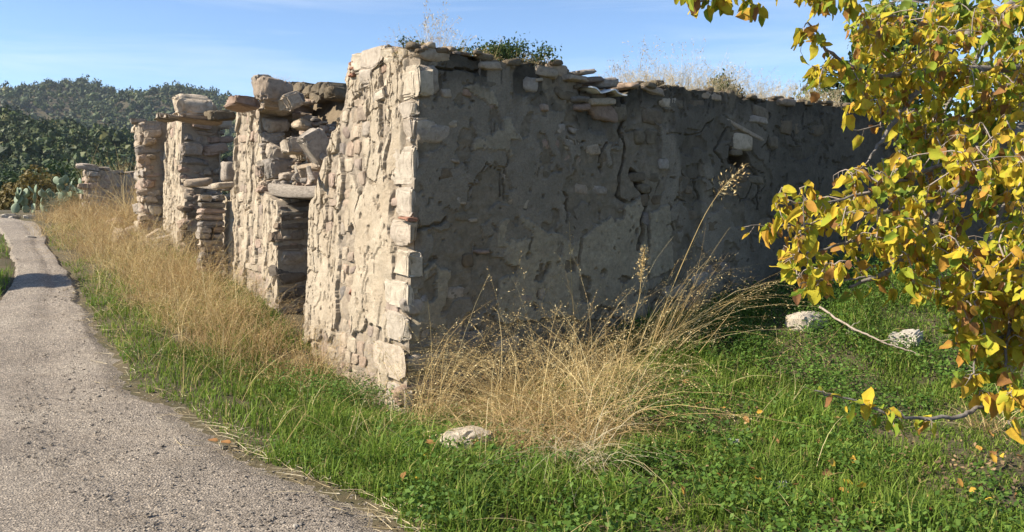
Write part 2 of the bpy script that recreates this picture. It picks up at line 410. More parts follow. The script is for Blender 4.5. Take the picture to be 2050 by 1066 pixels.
def scatter_mesh(Vt, Ft, P, S, R, squash=None):
    """merge copies of one template: P positions (n,3), S scales (n,3), R yaw+tilt"""
    n = len(P); ca, sa = np.cos(R), np.sin(R)
    v = Vt[None] * S[:, None]
    x = v[..., 0] * ca[:, None] - v[..., 1] * sa[:, None]; y = v[..., 0] * sa[:, None] + v[..., 1] * ca[:, None]
    V = np.stack([x, y, v[..., 2]], -1) + P[:, None]
    Fc = Ft[None] + (np.arange(n) * len(Vt))[:, None, None]
    return V.reshape(-1, 3), Fc.reshape(-1, Ft.shape[1])

def join(parts):
    Vs, Fs, o = [], [], 0
    for v, f in parts:
        Vs.append(v); Fs.append(f + o); o += len(v)
    return np.concatenate(Vs), np.concatenate(Fs)

# gravel lying on the road
parts = []
for k in range(4):
    v, f = ICO[0]; v = v * (1 + .45 * (rng.random((len(v), 1)) - .5)); 
    n_ = 5600
    i = (KR * (rng.random(n_) ** 1.3) * .86 + 4).astype(int); j = rng.random(n_)
    x = RX[i, 0] + (RX[i, -1] - RX[i, 0]) * j + rng.normal(0, .06, n_); y = RY[i, 0] + (RY[i, -1] - RY[i, 0]) * j + rng.normal(0, .1, n_)
    dens = .7 + .3 * ss(.40, .62, fbm(x * 1.1, y * .8, 17, 4) + .30 * (j - .35))
    keep = (rng.random(n_) < dens) & in_poly(x, y, road_poly_s) & (np.abs(x) < y * .75 + .3) & (rng.random(n_) < np.clip(1.7 - y / 8, .1, 1)); x, y = x[keep], y[keep]
    s = rng.gamma(1.8, .0021, len(x)) + .0022; s = np.minimum(s, .02) * np.where(fbm(x * 1.1, y * .8, 17, 4) + .30 * (j[keep] - .35) > .55, 1.0, .8) * rng.uniform(.7, 1.15, len(x))
    parts.append(scatter_mesh(v, f, np.stack([x, y, gz(x, y) + .02 + .03 * (fbm(x * 2.2, y * 2.2, 4, 4) - .5) + s * .1], 1), np.stack([s * 1.25, s, s * .6], 1), rng.random(len(x)) * 6.28))
V, Fc = join(parts)
tag(obj('gravel', mesh_np('gravel', V, Fc, M_gravel)), 'loose grey gravel scattered over the lane', 'gravel', kind='stuff')

# ------------------------------------------------------------------ stones
def stone_shape(seed, sub, box=.55, cuts=9, rough=.06):
    r = np.random.default_rng(seed); v, f = ICO[sub]; p = np.sign(v) * np.abs(v) ** box
    p = p / np.abs(p).max(0)
    for _ in range(cuts):
        nn = r.normal(size=3); nn /= np.linalg.norm(nn); d = r.uniform(.62, 1.0) * np.abs(nn).sum() ** .8
        e = p @ nn - d; p = p - np.clip(e, 0, None)[:, None] * nn[None] * .92
    o = r.random(3) * 50
    q = fbm(v[:, 0] * 1.7 + o[0], v[:, 1] * 1.7 + o[1], v[:, 2] * 1.7 + o[2], 3, .5) - .5
    q2 = fbm(v[:, 0] * 5 + o[2], v[:, 1] * 5 + o[0], v[:, 2] * 5 + o[1], 3, .6) - .5
    q3 = np.abs(fbm(v[:, 0] * 2.6 + o[1], v[:, 1] * 2.6 + o[2], v[:, 2] * 5.5 + o[0], 3, .6) - .5)
    p = p * (1 + rough * 4 * q + rough * 2.2 * q2 - rough * 2.4 * np.clip(.10 - q3, 0, 1) * 5)[:, None]
    p = p / (p.max(0) - p.min(0))[None]
    return p, f

STONES = []
def stone_bank(material, seeds, box, rough=.06):
    out = []
    for s in seeds:
        v, f = stone_shape(s, 3, box, 10, rough)
        me = mesh_np('stone', v, f, material, True); me.set_sharp_from_angle(angle=.55); out.append(me)
    return out
B_stone = stone_bank(M_stone, range(1, 17), .38, .085)
B_face = stone_bank(M_face, range(101, 113), .3, .045)
B_quoin = stone_bank(M_quoin, range(21, 29), .24, .085)
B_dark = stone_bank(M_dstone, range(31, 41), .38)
B_brown = stone_bank(M_brown, range(41, 45), .5, .07)
B_round = stone_bank(M_stone, range(51, 57), .6, .075)
B_slab = stone_bank(M_stone, range(61, 67), .28, .08)
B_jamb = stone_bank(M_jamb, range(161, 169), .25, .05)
B_corner = stone_bank(M_quoin, range(171, 173), .7, .07)
B_white = stone_bank(M_white, range(71, 74), .42, .11)
B_brick = stone_bank(M_brick, range(81, 83), .2, .03)
B_brickd = stone_bank(M_brickd, range(85, 87), .2, .03)

def place_stone(bank, P, ax, nrm, dims, parent=None, ploc=None, roll=0., tilt=.06, name='stone', rs=random):
    """P centre; ax along, nrm outward, third axis up; dims = (along, outward, up)"""
    ax = Vector(ax).normalized(); nrm = Vector(nrm).normalized(); up = nrm.cross(ax)
    if up.z < 0: up = -up
    R = Matrix((ax, nrm, up)).transposed()
    if R.determinant() < 0: R = Matrix((-ax, nrm, up)).transposed()
    R = R @ Matrix.Rotation(roll + rs.gauss(0, tilt), 3, 'Y') @ Matrix.Rotation(rs.gauss(0, tilt), 3, 'Z') @ Matrix.Rotation(rs.gauss(0, tilt), 3, 'X')
    flip = Matrix.Diagonal((rs.choice((-1, 1)), rs.choice((-1, 1)), 1)) if rs.random() < .5 else Matrix.Identity(3)
    flip = Matrix.Diagonal((flip[0][0], flip[0][0], 1))
    S = Matrix.Diagonal(dims)
    m4 = (R @ S @ flip).to_4x4(); loc = Vector(P) - (Vector(ploc) if ploc is not None else Vector((0, 0, 0)))
    m4.translation = loc
    return obj(name, rs.choice(bank), parent, mat4=m4)

def merged_stones(name, items, material, parent, ploc, bank=None):
    """stones too many or small to pick apart: one part. items: (P, ax, nrm, dims)"""
    Vs = []; Fs = []; o = 0
    for i, (P, ax, nr, d) in enumerate(items):
        v, f = (bank or MB)[i % 10]
        ax = np.asarray(ax, float); nr = np.asarray(nr, float); up = np.array([0, 0, 1.0])
        a = random.gauss(0, .12); ax2 = ax * math.cos(a) + up * math.sin(a); up2 = -ax * math.sin(a) + up * math.cos(a)
        Vs.append(v[:, :1] * d[0] * ax2 + v[:, 1:2] * d[1] * nr + v[:, 2:] * d[2] * up2 + np.asarray(P) - np.asarray(ploc)); Fs.append(f + o); o += len(v)
    me = mesh_np(name, np.concatenate(Vs), np.concatenate(Fs), material, True)
    return tag(obj(name, me, parent), kind='stuff')
MB = [stone_shape(200 + s, 2, .45, 7, .08) for s in range(10)]
MB1 = [stone_shape(230 + s, 1, .5, 5, .1) for s in range(10)]

# ------------------------------------------------------------------ the ruined house
O = np.array([-.787, 6.85]); ZT = 2.87; BAT1, BAT2 = .06, .012
def L3(t, z, h=0.0):      # street wall surface
    t = np.asarray(t, float); z = np.asarray(z, float); k = BAT1 * (ZT - z) + h; k2 = BAT2 * (ZT - z)
    return np.stack([O[0] + E1[0] * t + N1[0] * k + N2[0] * k2 * np.exp(-t), O[1] + E1[1] * t + N1[1] * k + N2[1] * k2 * np.exp(-t), z + 0 * t], -1)
def S3(s, z, h=0.0):      # end wall surface
    s = np.asarray(s, float); z = np.asarray(z, float); k = BAT2 * (ZT - z) + h; k1 = BAT1 * (ZT - z) * np.exp(-s * .8)
    return np.stack([O[0] + E2[0] * s + N2[0] * k + N1[0] * k1, O[1] + E2[1] * s + N2[1] * k + N1[1] * k1, z + 0 * s], -1)
def Lp(u, v):             # photograph pixel -> (t, z) on the street wall
    d = ray(u, v); c0 = EYE[:2] - O
    k = (BAT1 * (ZT - EYE[2]) - c0 @ N1) / (d[:2] @ N1 + BAT1 * d[2]); p = EYE + d * k
    return float((p[:2] - O) @ E1), float(p[2])
def Sp(u, v):
    d = ray(u, v); c0 = EYE[:2] - O
    k = (BAT2 * (ZT - EYE[2]) - c0 @ N2) / (d[:2] @ N2 + BAT2 * d[2]); p = EYE + d * k
    return float((p[:2] - O) @ E2), float(p[2])

HB = (float(O[0]), float(O[1]), -.2)
house = thing('ruined_house', 'roofless ruined stone house with flaking plaster and empty doorways beside the lane', 'ruin', HB)
hb = np.array(HB)

def slab(name, X, Z, surf, disp, thick, nrm, material, attrs, top_noise=.05, ends=(0, -1)):
    """a wall: displaced front sheet X,Z (rows bottom to top), plain ends, rough top, plain back"""
    nr, nc = X.shape
    Fv = surf(X, Z, disp); parts = [(Fv.reshape(-1, 3), grid_faces(nr, nc))]; A = {k: [v.ravel()] for k, v in attrs.items()}
    n3 = np.array([nrm[0], nrm[1], 0.0])
    def strip(line, k, av):
        w = np.linspace(0, 1, k); q = line[None] - n3[None, None] * (w * thick)[:, None, None]
        q = q.copy(); return q, w
    # top
    q, w = strip(Fv[-1], 9, None)
    q[..., 2] += top_noise * (fbm(q[..., 0] * 5, q[..., 1] * 5, 3, 3) - .45) * np.sin(np.pi * np.clip(w * 1.0, 0, 1))[:, None] * 2
    parts.append((q.reshape(-1, 3), grid_faces(9, nc)))
    for k in A: A[k].append(np.repeat(attrs[k][-1][None] * (0 if k != 'st' else .5), 9, 0).ravel())
    for col in ends:
        q, w = strip(Fv[:, col], 6, None)
        q = q + (fbm(q[..., 2] * 6, w[:, None] * 5, 2, 3) - .5)[..., None] * .05 * np.sin(np.pi * w)[:, None, None]
        parts.append((q.reshape(-1, 3), grid_faces(6, nr)))
        for k in A: A[k].append(np.repeat(attrs[k][:, col][None] * (0 if k != 'st' else .6), 6, 0).ravel())
    b = Fv[[0, -1]] - n3 * thick
    parts.append((b.reshape(-1, 3), grid_faces(2, nc)))
    for k in A: A[k].append(np.zeros(2 * nc))
    V, Fc = join(parts)
    me = mesh_np(name, V - hb, Fc, material, False, {k: np.concatenate(v) for k, v in A.items()})
    return me

def pl_mask(t, z, seed, thr, sc=(5.0, 1.3)):
    wx = (fbm(t * 4, z * 4, seed + 1, 3) - .5) * .5; wz = (fbm(t * 4, z * 4, seed + 2, 3) - .5) * .5
    m_ = fbm(t * sc[0] + wx * sc[0] * .5, z * sc[1] + wz * sc[1], seed, 4)
    return m_ - thr

def plaster_relief(t, z, seed, thr, step=.03, bottom=None):
    q = pl_mask(t, z, seed, thr)
    if bottom is not None: q = q - .25 * (1 - ss(bottom, bottom + .8, z))
    pl = ss(-.004, .010, q)
    # a second coat flaked at other places
    q2 = pl_mask(t + 11, z + 4, seed + 5, thr + .05, (6.5, 1.8)); pl2 = ss(-.003, .008, q2) * pl
    # cracks: vertical-ish cell edges
    f1, f2, cid = worley(t * 4.5 + 1.4 * (fbm(t * 3, z * 3, seed + 8, 4) - .5), z * 1.1 + .9 * (fbm(t * 3, z * 3, seed + 9, 3) - .5))
    cr = (1 - ss(.02, .06, f2 - f1)) * (fbm(t * 1.5, z * 1.5, seed + 12, 2) > .50)
    g1, g2, _ = worley(t * 7.0 + 1.5 * (fbm(t * 5, z * 5, seed + 14, 3) - .5), z * 3.6 + 1.2 * (fbm(t * 5, z * 5, seed + 15, 3) - .5))
    cr = np.maximum(cr, (1 - ss(.02, .055, g2 - g1)) * (fbm(t * 1.3, z * 1.1, seed + 16, 3) > .57) * .8)
    pit = (1 - ss(.0, .05, fbm(t * 13, z * 8, seed + 18, 3) - .27))
    base = .03 * (fbm(t * 5, z * 5, seed + 3, 4) - .5)
    rub = .03 * (fbm(t * 9, z * 11, seed + 4, 3) - .5) * (1 - pl)
    fine = .012 * (fbm(t * 26, z * 26, seed + 6, 3, .7) - .5)
    h = base + rub + fine + pl * step + pl2 * .014 - cr * pl * .046 - pit * .022 - .012
    return h, pl

stone_count = [0]
MAXST = 300
extra_items = []; extra_items_d = []
def hstone(bank, P, ax, nrm, dims, parent, roll=0., tilt=.06, name='stone'):
    if stone_count[0] < MAXST:
        stone_count[0] += 1
        return place_stone(bank, P, ax, nrm, dims, parent, HB, roll, tilt, name)
    extra_items.append((np.array(P), np.array(ax), np.array(nrm), dims))

def rows(t0, t1, z0, z1, wh, hh, rs):
    out = []; z = z0
    while z < z1:
        h = rs.uniform(*hh); t = t0 - rs.uniform(0, wh[0])
        while t < t1:
            w = rs.uniform(*wh); out.append((t + w / 2, z + h / 2 + rs.gauss(0, .012), w, h * rs.uniform(.8, 1.08))); t += w + rs.uniform(.0, .03)
        z += h
    return out
n13 = (N1[0], N1[1], 0.0); n23 = (N2[0], N2[1], 0.0); e13 = (E1[0], E1[1], 0.0); e23 = (E2[0], E2[1], 0.0)

street = bpy.data.objects.new('street_wall', None); COL.objects.link(street); street.parent = house
street['label'] = 'sunlit street wall of flaking lime plaster over rubble'

def dcor(z): return .008 + .05 * ss(.35, .7, fbm(z * 5.5, z * 0 + 4, 91, 3))
def pier(name, left_px, right_t, top_px, zb, seed, thr, res, band=0.0, bottom=None):
    lt = sorted([Lp(*p)[::-1] for p in left_px]); lz = [a for a, b_ in lt]; lv = [b_ for a, b_ in lt]
    tp = sorted([Lp(*p) for p in top_px]); tt = [a for a, b_ in tp]; tz = [b_ for a, b_ in tp]
    width = max(lv) - (right_t if np.isscalar(right_t) else min(right_t[1])); height = max(tz) - zb
    nc = int(width / res) + 2; nr = int(height / res) + 2
    u = np.linspace(0, 1, nc)[None]; v = np.linspace(0, 1, nr)[:, None]
    zm = zb + v * (np.mean(tz) - zb)
    def tr(z): return np.full(z.shape, right_t) if np.isscalar(right_t) else np.interp(z, right_t[0], right_t[1])
    wob = .05 * (fbm(zm * 5, 0, seed, 3) - .5)
    lft = np.interp(zm, lz, lv) + wob * 1.6
    T = tr(zm) * (1 - u) + lft * u
    Tt = np.interp(T, tt, tz) + .05 * (fbm(T * 7, 0, seed + 3, 3) - .5)
    Z = zb + v * (Tt - zb) + 0 * T
    if band: dz = dcor(Z); T = T + dz * (1 - ss(0, .15, T))
    h, pl = plaster_relief(T, Z, seed, thr, bottom=bottom)
    if band:
        bnd = ss(band * .9, band * 1.1, T - np.interp(Z, [0, 3], [0, 0]) + .12 * (fbm(Z * 4, T * 3, seed + 20, 2) - .5))
        pl = pl * bnd; h = h * bnd + (1 - bnd) * (-.012 + .02 * (fbm(T * 9, Z * 9, 5, 3) - .5))
        e_ = ss(0, .09, T - dz); h = h * e_ - dz * (1 - e_)
    st = .0 * T
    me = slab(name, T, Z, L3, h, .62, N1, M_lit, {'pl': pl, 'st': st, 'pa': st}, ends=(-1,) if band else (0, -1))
    o = obj(name, me, street)
    return dict(tt=tt, tz=tz, lz=lz, lv=lv, zb=zb, seed=seed, thr=thr, rt=tr, bottom=bottom, o=o)

def face_stones(p, wh, hh, keep_q, rs, proud=(.0, .03), tmin=0.0, cap=80):
    t0 = min(float(p['rt'](np.array([0.]))[0]), float(p['rt'](np.array([2.]))[0])); t1 = max(p['lv']); k = 0; c = rows(t0, t1, p['zb'] + .3, max(p['tz']), wh, hh, rs)
    rs.shuffle(c)
    for t, z, w, h in c:
        tl = np.interp(z, p['lz'], p['lv']); r_ = float(p['rt'](np.array([z]))[0])
        if t < max(r_ + w * .4, tmin) or t > tl - w * .4 or z > np.interp(t, p['tt'], p['tz']) - h * .4: continue
        q = pl_mask(np.array([t]), np.array([z]), p['seed'], p['thr'])[0]
        if p['bottom'] is not None: q -= .25 * (1 - float(ss(p['bottom'], p['bottom'] + .8, z)))
        if q > keep_q: continue
        g = float(gz(*L3(t, z)[:2]))
        if z < g - .05: continue
        d = rs.uniform(.10, .16)
        P = L3(t, z, rs.uniform(*proud) - d / 2 + .012)
        k += 1
        if k <= cap: hstone(B_face, P, e13, n13, (w * 1.06, d, h * 1.06), street, tilt=.06)
        else: extra_items.append((P, np.array(e13), np.array(n13), (w * 1.06, d, h * 1.06)))

rs = random.Random(3)
# quoins first: the big pale corner stones, (pixel v0, v1, u-left on the sunny side, u-right on the shaded side)
quoins = [(132, 203, 762, 868), (203, 238, 785, 846), (232, 288, 790, 890), (292, 372, 776, 850), (374, 436, 790, 848), (440, 500, 782, 856), (503, 560, 788, 868), (562, 622, 770, 856), (626, 690, 762, 852), (694, 770, 748, 842), (775, 840, 752, 860)]
for i, (v0, v1, ul, ur) in enumerate(quoins):
    tl, zc = Lp(ul, (v0 + v1) / 2); sr, _ = Sp(ur, (v0 + v1) / 2)
    _, za = Lp(815, v0); _, zb_ = Lp(815, v1); hgt = (za - zb_) * .97; zc = (za + zb_) / 2
    pr = rs.uniform(.016, .034); pr2 = rs.uniform(.008, .022)
    c0 = L3(0, zc)[:2] + N1 * pr + N2 * pr2
    c = c0 + E1 * 0
    a, b_ = tl + pr2 + .0, sr + pr          # extents along the two walls
    P = np.array([*(c0 - N1 * b_ / 2 - N2 * a / 2), zc])
    hstone(B_quoin, P, e13, n13, (a, b_, hgt), street, tilt=.02)
# brick chip in the corner
P = L3(.06, Lp(815, 438)[1], .0); hstone(B_brick, P, e13, n13, (.20, .14, .035), street, tilt=.05, name='brick')
for (u, v) in ((713, 128), (713, 140), (711, 151)):
    t, z = Lp(u, v); hstone(B_brick, L3(t, z, -.05), e13, n13, (.12, .22, .038), street, tilt=.06, name='brick')
for (u, v) in ((703, 585),):
    t, z = Lp(u, v); hstone(B_brick, L3(t, z, -.012), e13, n13, (.14, .06, .07), street, tilt=.3, name='brick')

p1 = pier('corner_pier', [(612, 800), (612, 640), (622, 410), (632, 395), (645, 350), (668, 280), (690, 200), (700, 150), (704, 125)], 0.0,
          [(704, 128), (720, 122), (740, 112), (800, 103), (840, 100)], -.6, 40, .43, .0115, band=.22, bottom=-.2)
face_stones(p1, (.10, .26), (.08, .17), -.03, rs, (-.02, .006), tmin=.28, cap=56)
# large stones along the top of the corner pier
for (u, v, w, h) in ((752, 118, 50, 40), (722, 128, 22, 34), (782, 108, 26, 18), (786, 124, 24, 18), (735, 158, 30, 30), (765, 190, 30, 24)):
    t, z = Lp(u, v); ta, za = Lp(u - w / 2, v - h / 2); tb, zb_ = Lp(u + w / 2, v + h / 2)
    hstone(B_quoin, L3(t, z, -.07), e13, n13, (ta - tb, .24, za - zb_), street, tilt=.06)

p2 = pier('middle_pier', [(438, 600), (443, 480), (446, 400), (470, 375), (472, 290), (476, 232), (478, 215)],
          ([-1, Lp(556, 660)[1], Lp(562, 425)[1], Lp(556, 402)[1], Lp(530, 385)[1], Lp(526, 230)[1], 4], [Lp(556, 660)[0], Lp(556, 660)[0], Lp(562, 425)[0], Lp(556, 402)[0], Lp(530, 385)[0], Lp(524, 230)[0], Lp(524, 230)[0]]),
          [(476, 224), (500, 222), (512, 210), (530, 205), (545, 205)], -.3, 61, .485, .015, bottom=0.1)
face_stones(p2, (.10, .32), (.08, .18), -.02, rs, (-.018, .01), cap=60)
p3 = pier('far_pier', [(328, 540), (330, 400), (332, 300), (336, 240)],
          ([-1, Lp(376, 520)[1], Lp(372, 390)[1], Lp(362, 370)[1], Lp(366, 240)[1], 4], [Lp(376, 520)[0], Lp(376, 520)[0], Lp(372, 390)[0], Lp(362, 370)[0], Lp(366, 240)[0], Lp(366, 240)[0]]),
          [(336, 236), (350, 234), (366, 232), (380, 232)], .0, 83, .47, .02)
face_stones(p3, (.12, .35), (.08, .18), -.01, rs, (-.015, .012), cap=16)

# broken ends of the piers, facing the camera: stacked stones
def end_stones(p, z0, z1, depth, wh, hh, bank, cap, proud=(.0, .055), tl=.08, shrink=0.0, tshift=0.0):
    k = 0
    for w_, z, w, h in rows(.02, depth, z0, z1, wh, hh, rs):
        if w_ + w / 2 > depth + .1 - shrink * max(0, z - z0): continue
        t = float(p['rt'](np.array([z]))[0]) + tshift
        d = rs.uniform(.16, .30)
        P = L3(t, z, 0) - np.array(n13) * w_ + np.array(e13) * (d / 2 - rs.uniform(*proud))
        k += 1
        if k <= cap: hstone(bank if rs.random() < .8 else B_round, P, n13, n23, (w * 1.04, d, h * 1.02), street, tilt=tl)
        else: extra_items.append((P, np.array(n13), np.array(n23), (w, d, h)))
zg2 = float(gz(*L3(2.9, 0)[:2])); zg3 = float(gz(*L3(6.6, 0)[:2]))
zl1 = Lp(560, 412)[1]; zl2 = Lp(400, 385)[1]
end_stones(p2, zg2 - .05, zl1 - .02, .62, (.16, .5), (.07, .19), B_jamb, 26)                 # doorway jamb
end_stones(p2, zl1 + .13, Lp(530, 215)[1], .62, (.10, .38), (.06, .21), B_stone, 34, (.0, .13), .16)          # broken end above the lintel
end_stones(p3, zl2 + .12, Lp(366, 240)[1], 1.0, (.10, .46), (.06, .25), B_stone, 40, (.0, .14), .16)
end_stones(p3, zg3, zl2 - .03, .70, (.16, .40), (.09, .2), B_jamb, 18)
# rounded boulders in the broken edge above the first door
for (u, v, w, h) in ((549, 308, 48, 34), (550, 338, 54, 42), (540, 277, 44, 24), (541, 250, 46, 28), (543, 217, 56, 26), (573, 200, 40, 30)):
    t, z = Lp(u - 18, v); s_ = float(np.linalg.norm(L3(t, z) - EYE)) / F
    P = L3(t, z, .05) - np.array(n13) * .20 - np.array(e13) * .08
    hstone(B_round, P, n13, n23, (w * s_ * 1.1, .26, h * s_ * 1.05), street, tilt=.1)
# the stack of stones between the door post and the opening of the far door
for i in range(12):
    v = 398 + i * 12.5
    P = at(421 + rs.uniform(-3, 3), v, 11.1); s_ = 11.2 / F
    if rs.random() < .5: hstone(B_slab, P, n13, n23, (48 * s_, .28, 12.6 * s_), street, tilt=.05)
    else:
        hstone(B_slab, P - np.array(n13) * -.09, n13, n23, (25 * s_, .28, 12.6 * s_), street, tilt=.05)
        hstone(B_slab, P - np.array(n13) * .09, n13, n23, (24 * s_, .28, 12.6 * s_), street, tilt=.05)
def atw(u, v, w):
    d = ray(u, v); c0 = EYE[:2] - O
    k = (BAT1 * (ZT - EYE[2]) - w - c0 @ N1) / (d[:2] @ N1 + BAT1 * d[2]); return EYE + d * k
# rubble sloping down inside, above the first lintel
sl = []
for i in range(46):
    f_ = rs.random(); u = 566 + 96 * f_ + rs.uniform(-6, 6); v = 205 + 55 * f_ + (380 - 205 - 55 * f_) * rs.random() ** 1.1
    P_ = atw(u, v, .12 + .45 * (1 - (v - 190) / 200) + rs.uniform(-.05, .05)); s_ = P_[1] / F
    w = rs.uniform(20, 52) * s_; sl.append((P_, w, w * rs.uniform(.3, .65)))
for P, w, h in sorted(sl, key=lambda q: -q[1]):
    hstone(B_slab if rs.random() < .6 else B_stone, P, e23, n23, (w, w * .8, h), street, roll=rs.gauss(-.15, .25), tilt=.15)
# fill behind them so that no sky shows through
fill = []
def blob(name, u0, u1, v0, v1, Y0, Y1, parent, material, seed):
    nu, nv = 40, 40; u = np.linspace(u0, u1, nu)[None]; v = np.linspace(0, 1, nv)[:, None]
    pts = np.zeros((nv, nu, 3))
    for j in range(nu):
        uu = float(u[0, j]); fj = j / (nu - 1)
        for i in range(nv):
            fi = i / (nv - 1); vv = (v0 + (v1[0] + (v1[1] - v1[0]) * fj - v0) * fi); pts[i, j] = atw(uu, vv, Y0 + (Y1 - Y0) * fi)
    nzs = fbm(pts[..., 0] * 4, pts[..., 2] * 4, seed, 4) - .5
    pts[..., 1] += nzs * .16; pts[..., 2] += nzs * .10
    back = pts[-1:].repeat(2, 0).copy(); back[1, :, :2] += E2 * 1.2 + E1 * .8; back[1, :, 2] -= .4
    back[0] = pts[-1]
    V, Fc = join([(pts.reshape(-1, 3), grid_faces(nv, nu)), (back.reshape(-1, 3), grid_faces(2, nu))])
    return obj(name, mesh_np(name, V - hb, Fc, material, True), parent)
blob('earth_fill', 545, 700, 400, (182, 200), .26, .78, street, M_earth, 5)

# lintel beam and door post of weathered timber
def timber(name, A, B, w, h, parent, seed, ploc=HB, material=None):
    A = np.array(A); B = np.array(B); d = B - A; Ln = np.linalg.norm(d); d = d / Ln
    sd_ = np.cross(d, [0, 0, 1.0]); 
    if np.linalg.norm(sd_) < .2: sd_ = np.array([N1[0], N1[1], 0.])
    sd_ /= np.linalg.norm(sd_); up = np.cross(sd_, d)
    k = 40; m_ = 16; ang = np.linspace(0, 2 * np.pi, m_, endpoint=False)
    cx = np.sign(np.cos(ang)) * np.abs(np.cos(ang)) ** .45; cy = np.sign(np.sin(ang)) * np.abs(np.sin(ang)) ** .45
    s_ = np.linspace(0, 1, k)[:, None]
    r = 1 + .34 * (fbm(ang[None] * 2.2, s_ * 2.5, seed, 4) - .5) + .22 * (fbm(ang[None] * 6, s_ * .7, seed + 2, 2) - .5)
    r = r * np.where((s_ < .01) | (s_ > .99), .55, 1)
    bow = .03 * np.sin(s_ * 3 + seed)
    V = A + d * (s_ * Ln)[..., None] + sd_ * (cx * r * w / 2)[..., None] + up * (cy * r * h / 2 + bow)[..., None]
    f = []
    for i in range(k - 1):
        for j in range(m_): f.append((i * m_ + j, i * m_ + (j + 1) % m_, (i + 1) * m_ + (j + 1) % m_, (i + 1) * m_ + j))
    V = V.reshape(-1, 3); c = len(V); V = np.concatenate([V, [A], [B]])
    for j in range(m_): f.append((c, (j + 1) % m_, j, j)); f.append((c + 1, (k - 1) * m_ + j, (k - 1) * m_ + (j + 1) % m_, (k - 1) * m_ + (j + 1) % m_))
    f4 = [q for q in f if len(set(q)) == 4]
    me = bpy.data.meshes.new(name); me.from_pydata((V - np.array(ploc)).tolist(), [], [tuple(dict.fromkeys(q)) for q in f]); me.materials.append(material or M_timber)
    for p_ in me.polygons: p_.use_smooth = True
    return obj(name, me, parent)
ta, za = Lp(646, 398); tb, zb_ = Lp(540, 382)
for k_, (ins, hh_) in enumerate(((.10, .15), (.32, .13), (.52, .14))):
    timber('lintel', L3(ta - .05, za + .07, -ins), L3(tb + .12, zb_ + .03, -ins), .2, hh_, street, 3 + k_)
timber('lintel', L3(Lp(440, 382)[0], Lp(440, 382)[1] + .02, -.16), L3(Lp(362, 360)[0], Lp(362, 364)[1] + .02, -.14), .22, .09, street, 9)
hstone(B_slab, at(396, 366, 11.75), n13, n23, (.40, .3, .13), street, roll=.22)
hstone(B_slab, at(448, 372, 11.3), n13, n23, (.34, .3, .1), street, roll=-.1)
hstone(B_stone, at(458, 345, 11.5), n13, n23, (.2, .26, .3), street, roll=.3)
timber('door_post', L3(Lp(384, 500)[0], zg3 - .1, -.30), L3(Lp(380, 385)[0], zl2, -.28), .13, .10, street, 12)
# timber stub sticking out beside the lintel
timber('timber_stub', at(627, 366, 8.3), at(618, 332, 8.45), .05, .05, street, 15)

# ---- end wall, in shade
end_wall = bpy.data.objects.new('end_wall', None); COL.objects.link(end_wall); end_wall.parent = house
end_wall['label'] = 'shaded grey rendered end wall with cracks and bare stones'
top_px = [(838, 100), (880, 104), (940, 114), (1010, 126), (1080, 130), (1130, 134), (1150, 150), (1160, 190), (1240, 196), (1256, 186), (1275, 172), (1370, 172), (1380, 182), (1470, 186), (1490, 198), (1560, 202), (1640, 208), (1720, 214), (1850, 226), (2000, 244)]
tp = sorted(Sp(*p) for p in top_px); tps = np.array([a for a, b_ in tp]); tpz = np.array([b_ for a, b_ in tp])
sc_ = np.concatenate([np.arange(0, 6.2, .0145), np.arange(6.2, 13.0, .035)]); nr = 215; v = np.linspace(0, 1, nr)[:, None]
topz = np.interp(sc_, tps, tpz) + .07 * (fbm(sc_ * 5, 0, 9, 4) - .5) * ss(0, .4, sc_); topz[0] = np.interp(0, tps, tpz)
Z = -.6 + v * (topz - -.6)[None]; Sg = np.repeat(sc_[None], nr, 0); Sg0 = Sg; dz = dcor(Z); Sg = Sg + dz * (1 - ss(0, .15, Sg))
h = .06 * (fbm(Sg * 1.1, Z * 1.1, 11, 3) - .5) + .014 * (fbm(Sg * 7, Z * 7, 12, 5, .6) - .5) + .012 * (fbm(Sg * 28, Z * 28, 13, 3, .7) - .5)
pl = np.ones_like(Sg); pa = np.zeros_like(Sg); st = np.zeros_like(Sg)
wS = Sg + .10 * (fbm(Sg * 4, Z * 4, 21, 4) - .5); wZ = Z + .10 * (fbm(Sg * 4, Z * 4, 22, 4) - .5)
def poly_s(px): return [Sp(*p) for p in px]
pal = [[(1003, 445), (1018, 430), (1050, 432), (1075, 452), (1095, 470), (1118, 468), (1150, 485), (1210, 440), (1245, 415), (1285, 398), (1300, 520), (1290, 640), (1010, 640)],
       [(838, 560), (880, 528), (912, 545), (915, 600), (905, 700), (850, 680)],
       [(950, 275), (990, 268), (1000, 238), (1022, 240), (1028, 270), (1042, 275), (1040, 305), (1025, 322), (1012, 300), (950, 300)],
       [(930, 180), (958, 164), (985, 185), (995, 205), (990, 218), (965, 195)],
       [(1300, 420), (1340, 410), (1350, 540), (1300, 560)]]
for q in pal:
    ins = in_poly(wS + .05 * (fbm(Sg * 14, Z * 14, 23, 3) - .5), wZ + .06 * (fbm(Sg * 14, Z * 14, 24, 3) - .5), poly_s(q)) & (fbm(Sg * 6, Z * 6, 25, 4) < .64); pa = np.maximum(pa, ins * 1.0); h = h + ins * .014
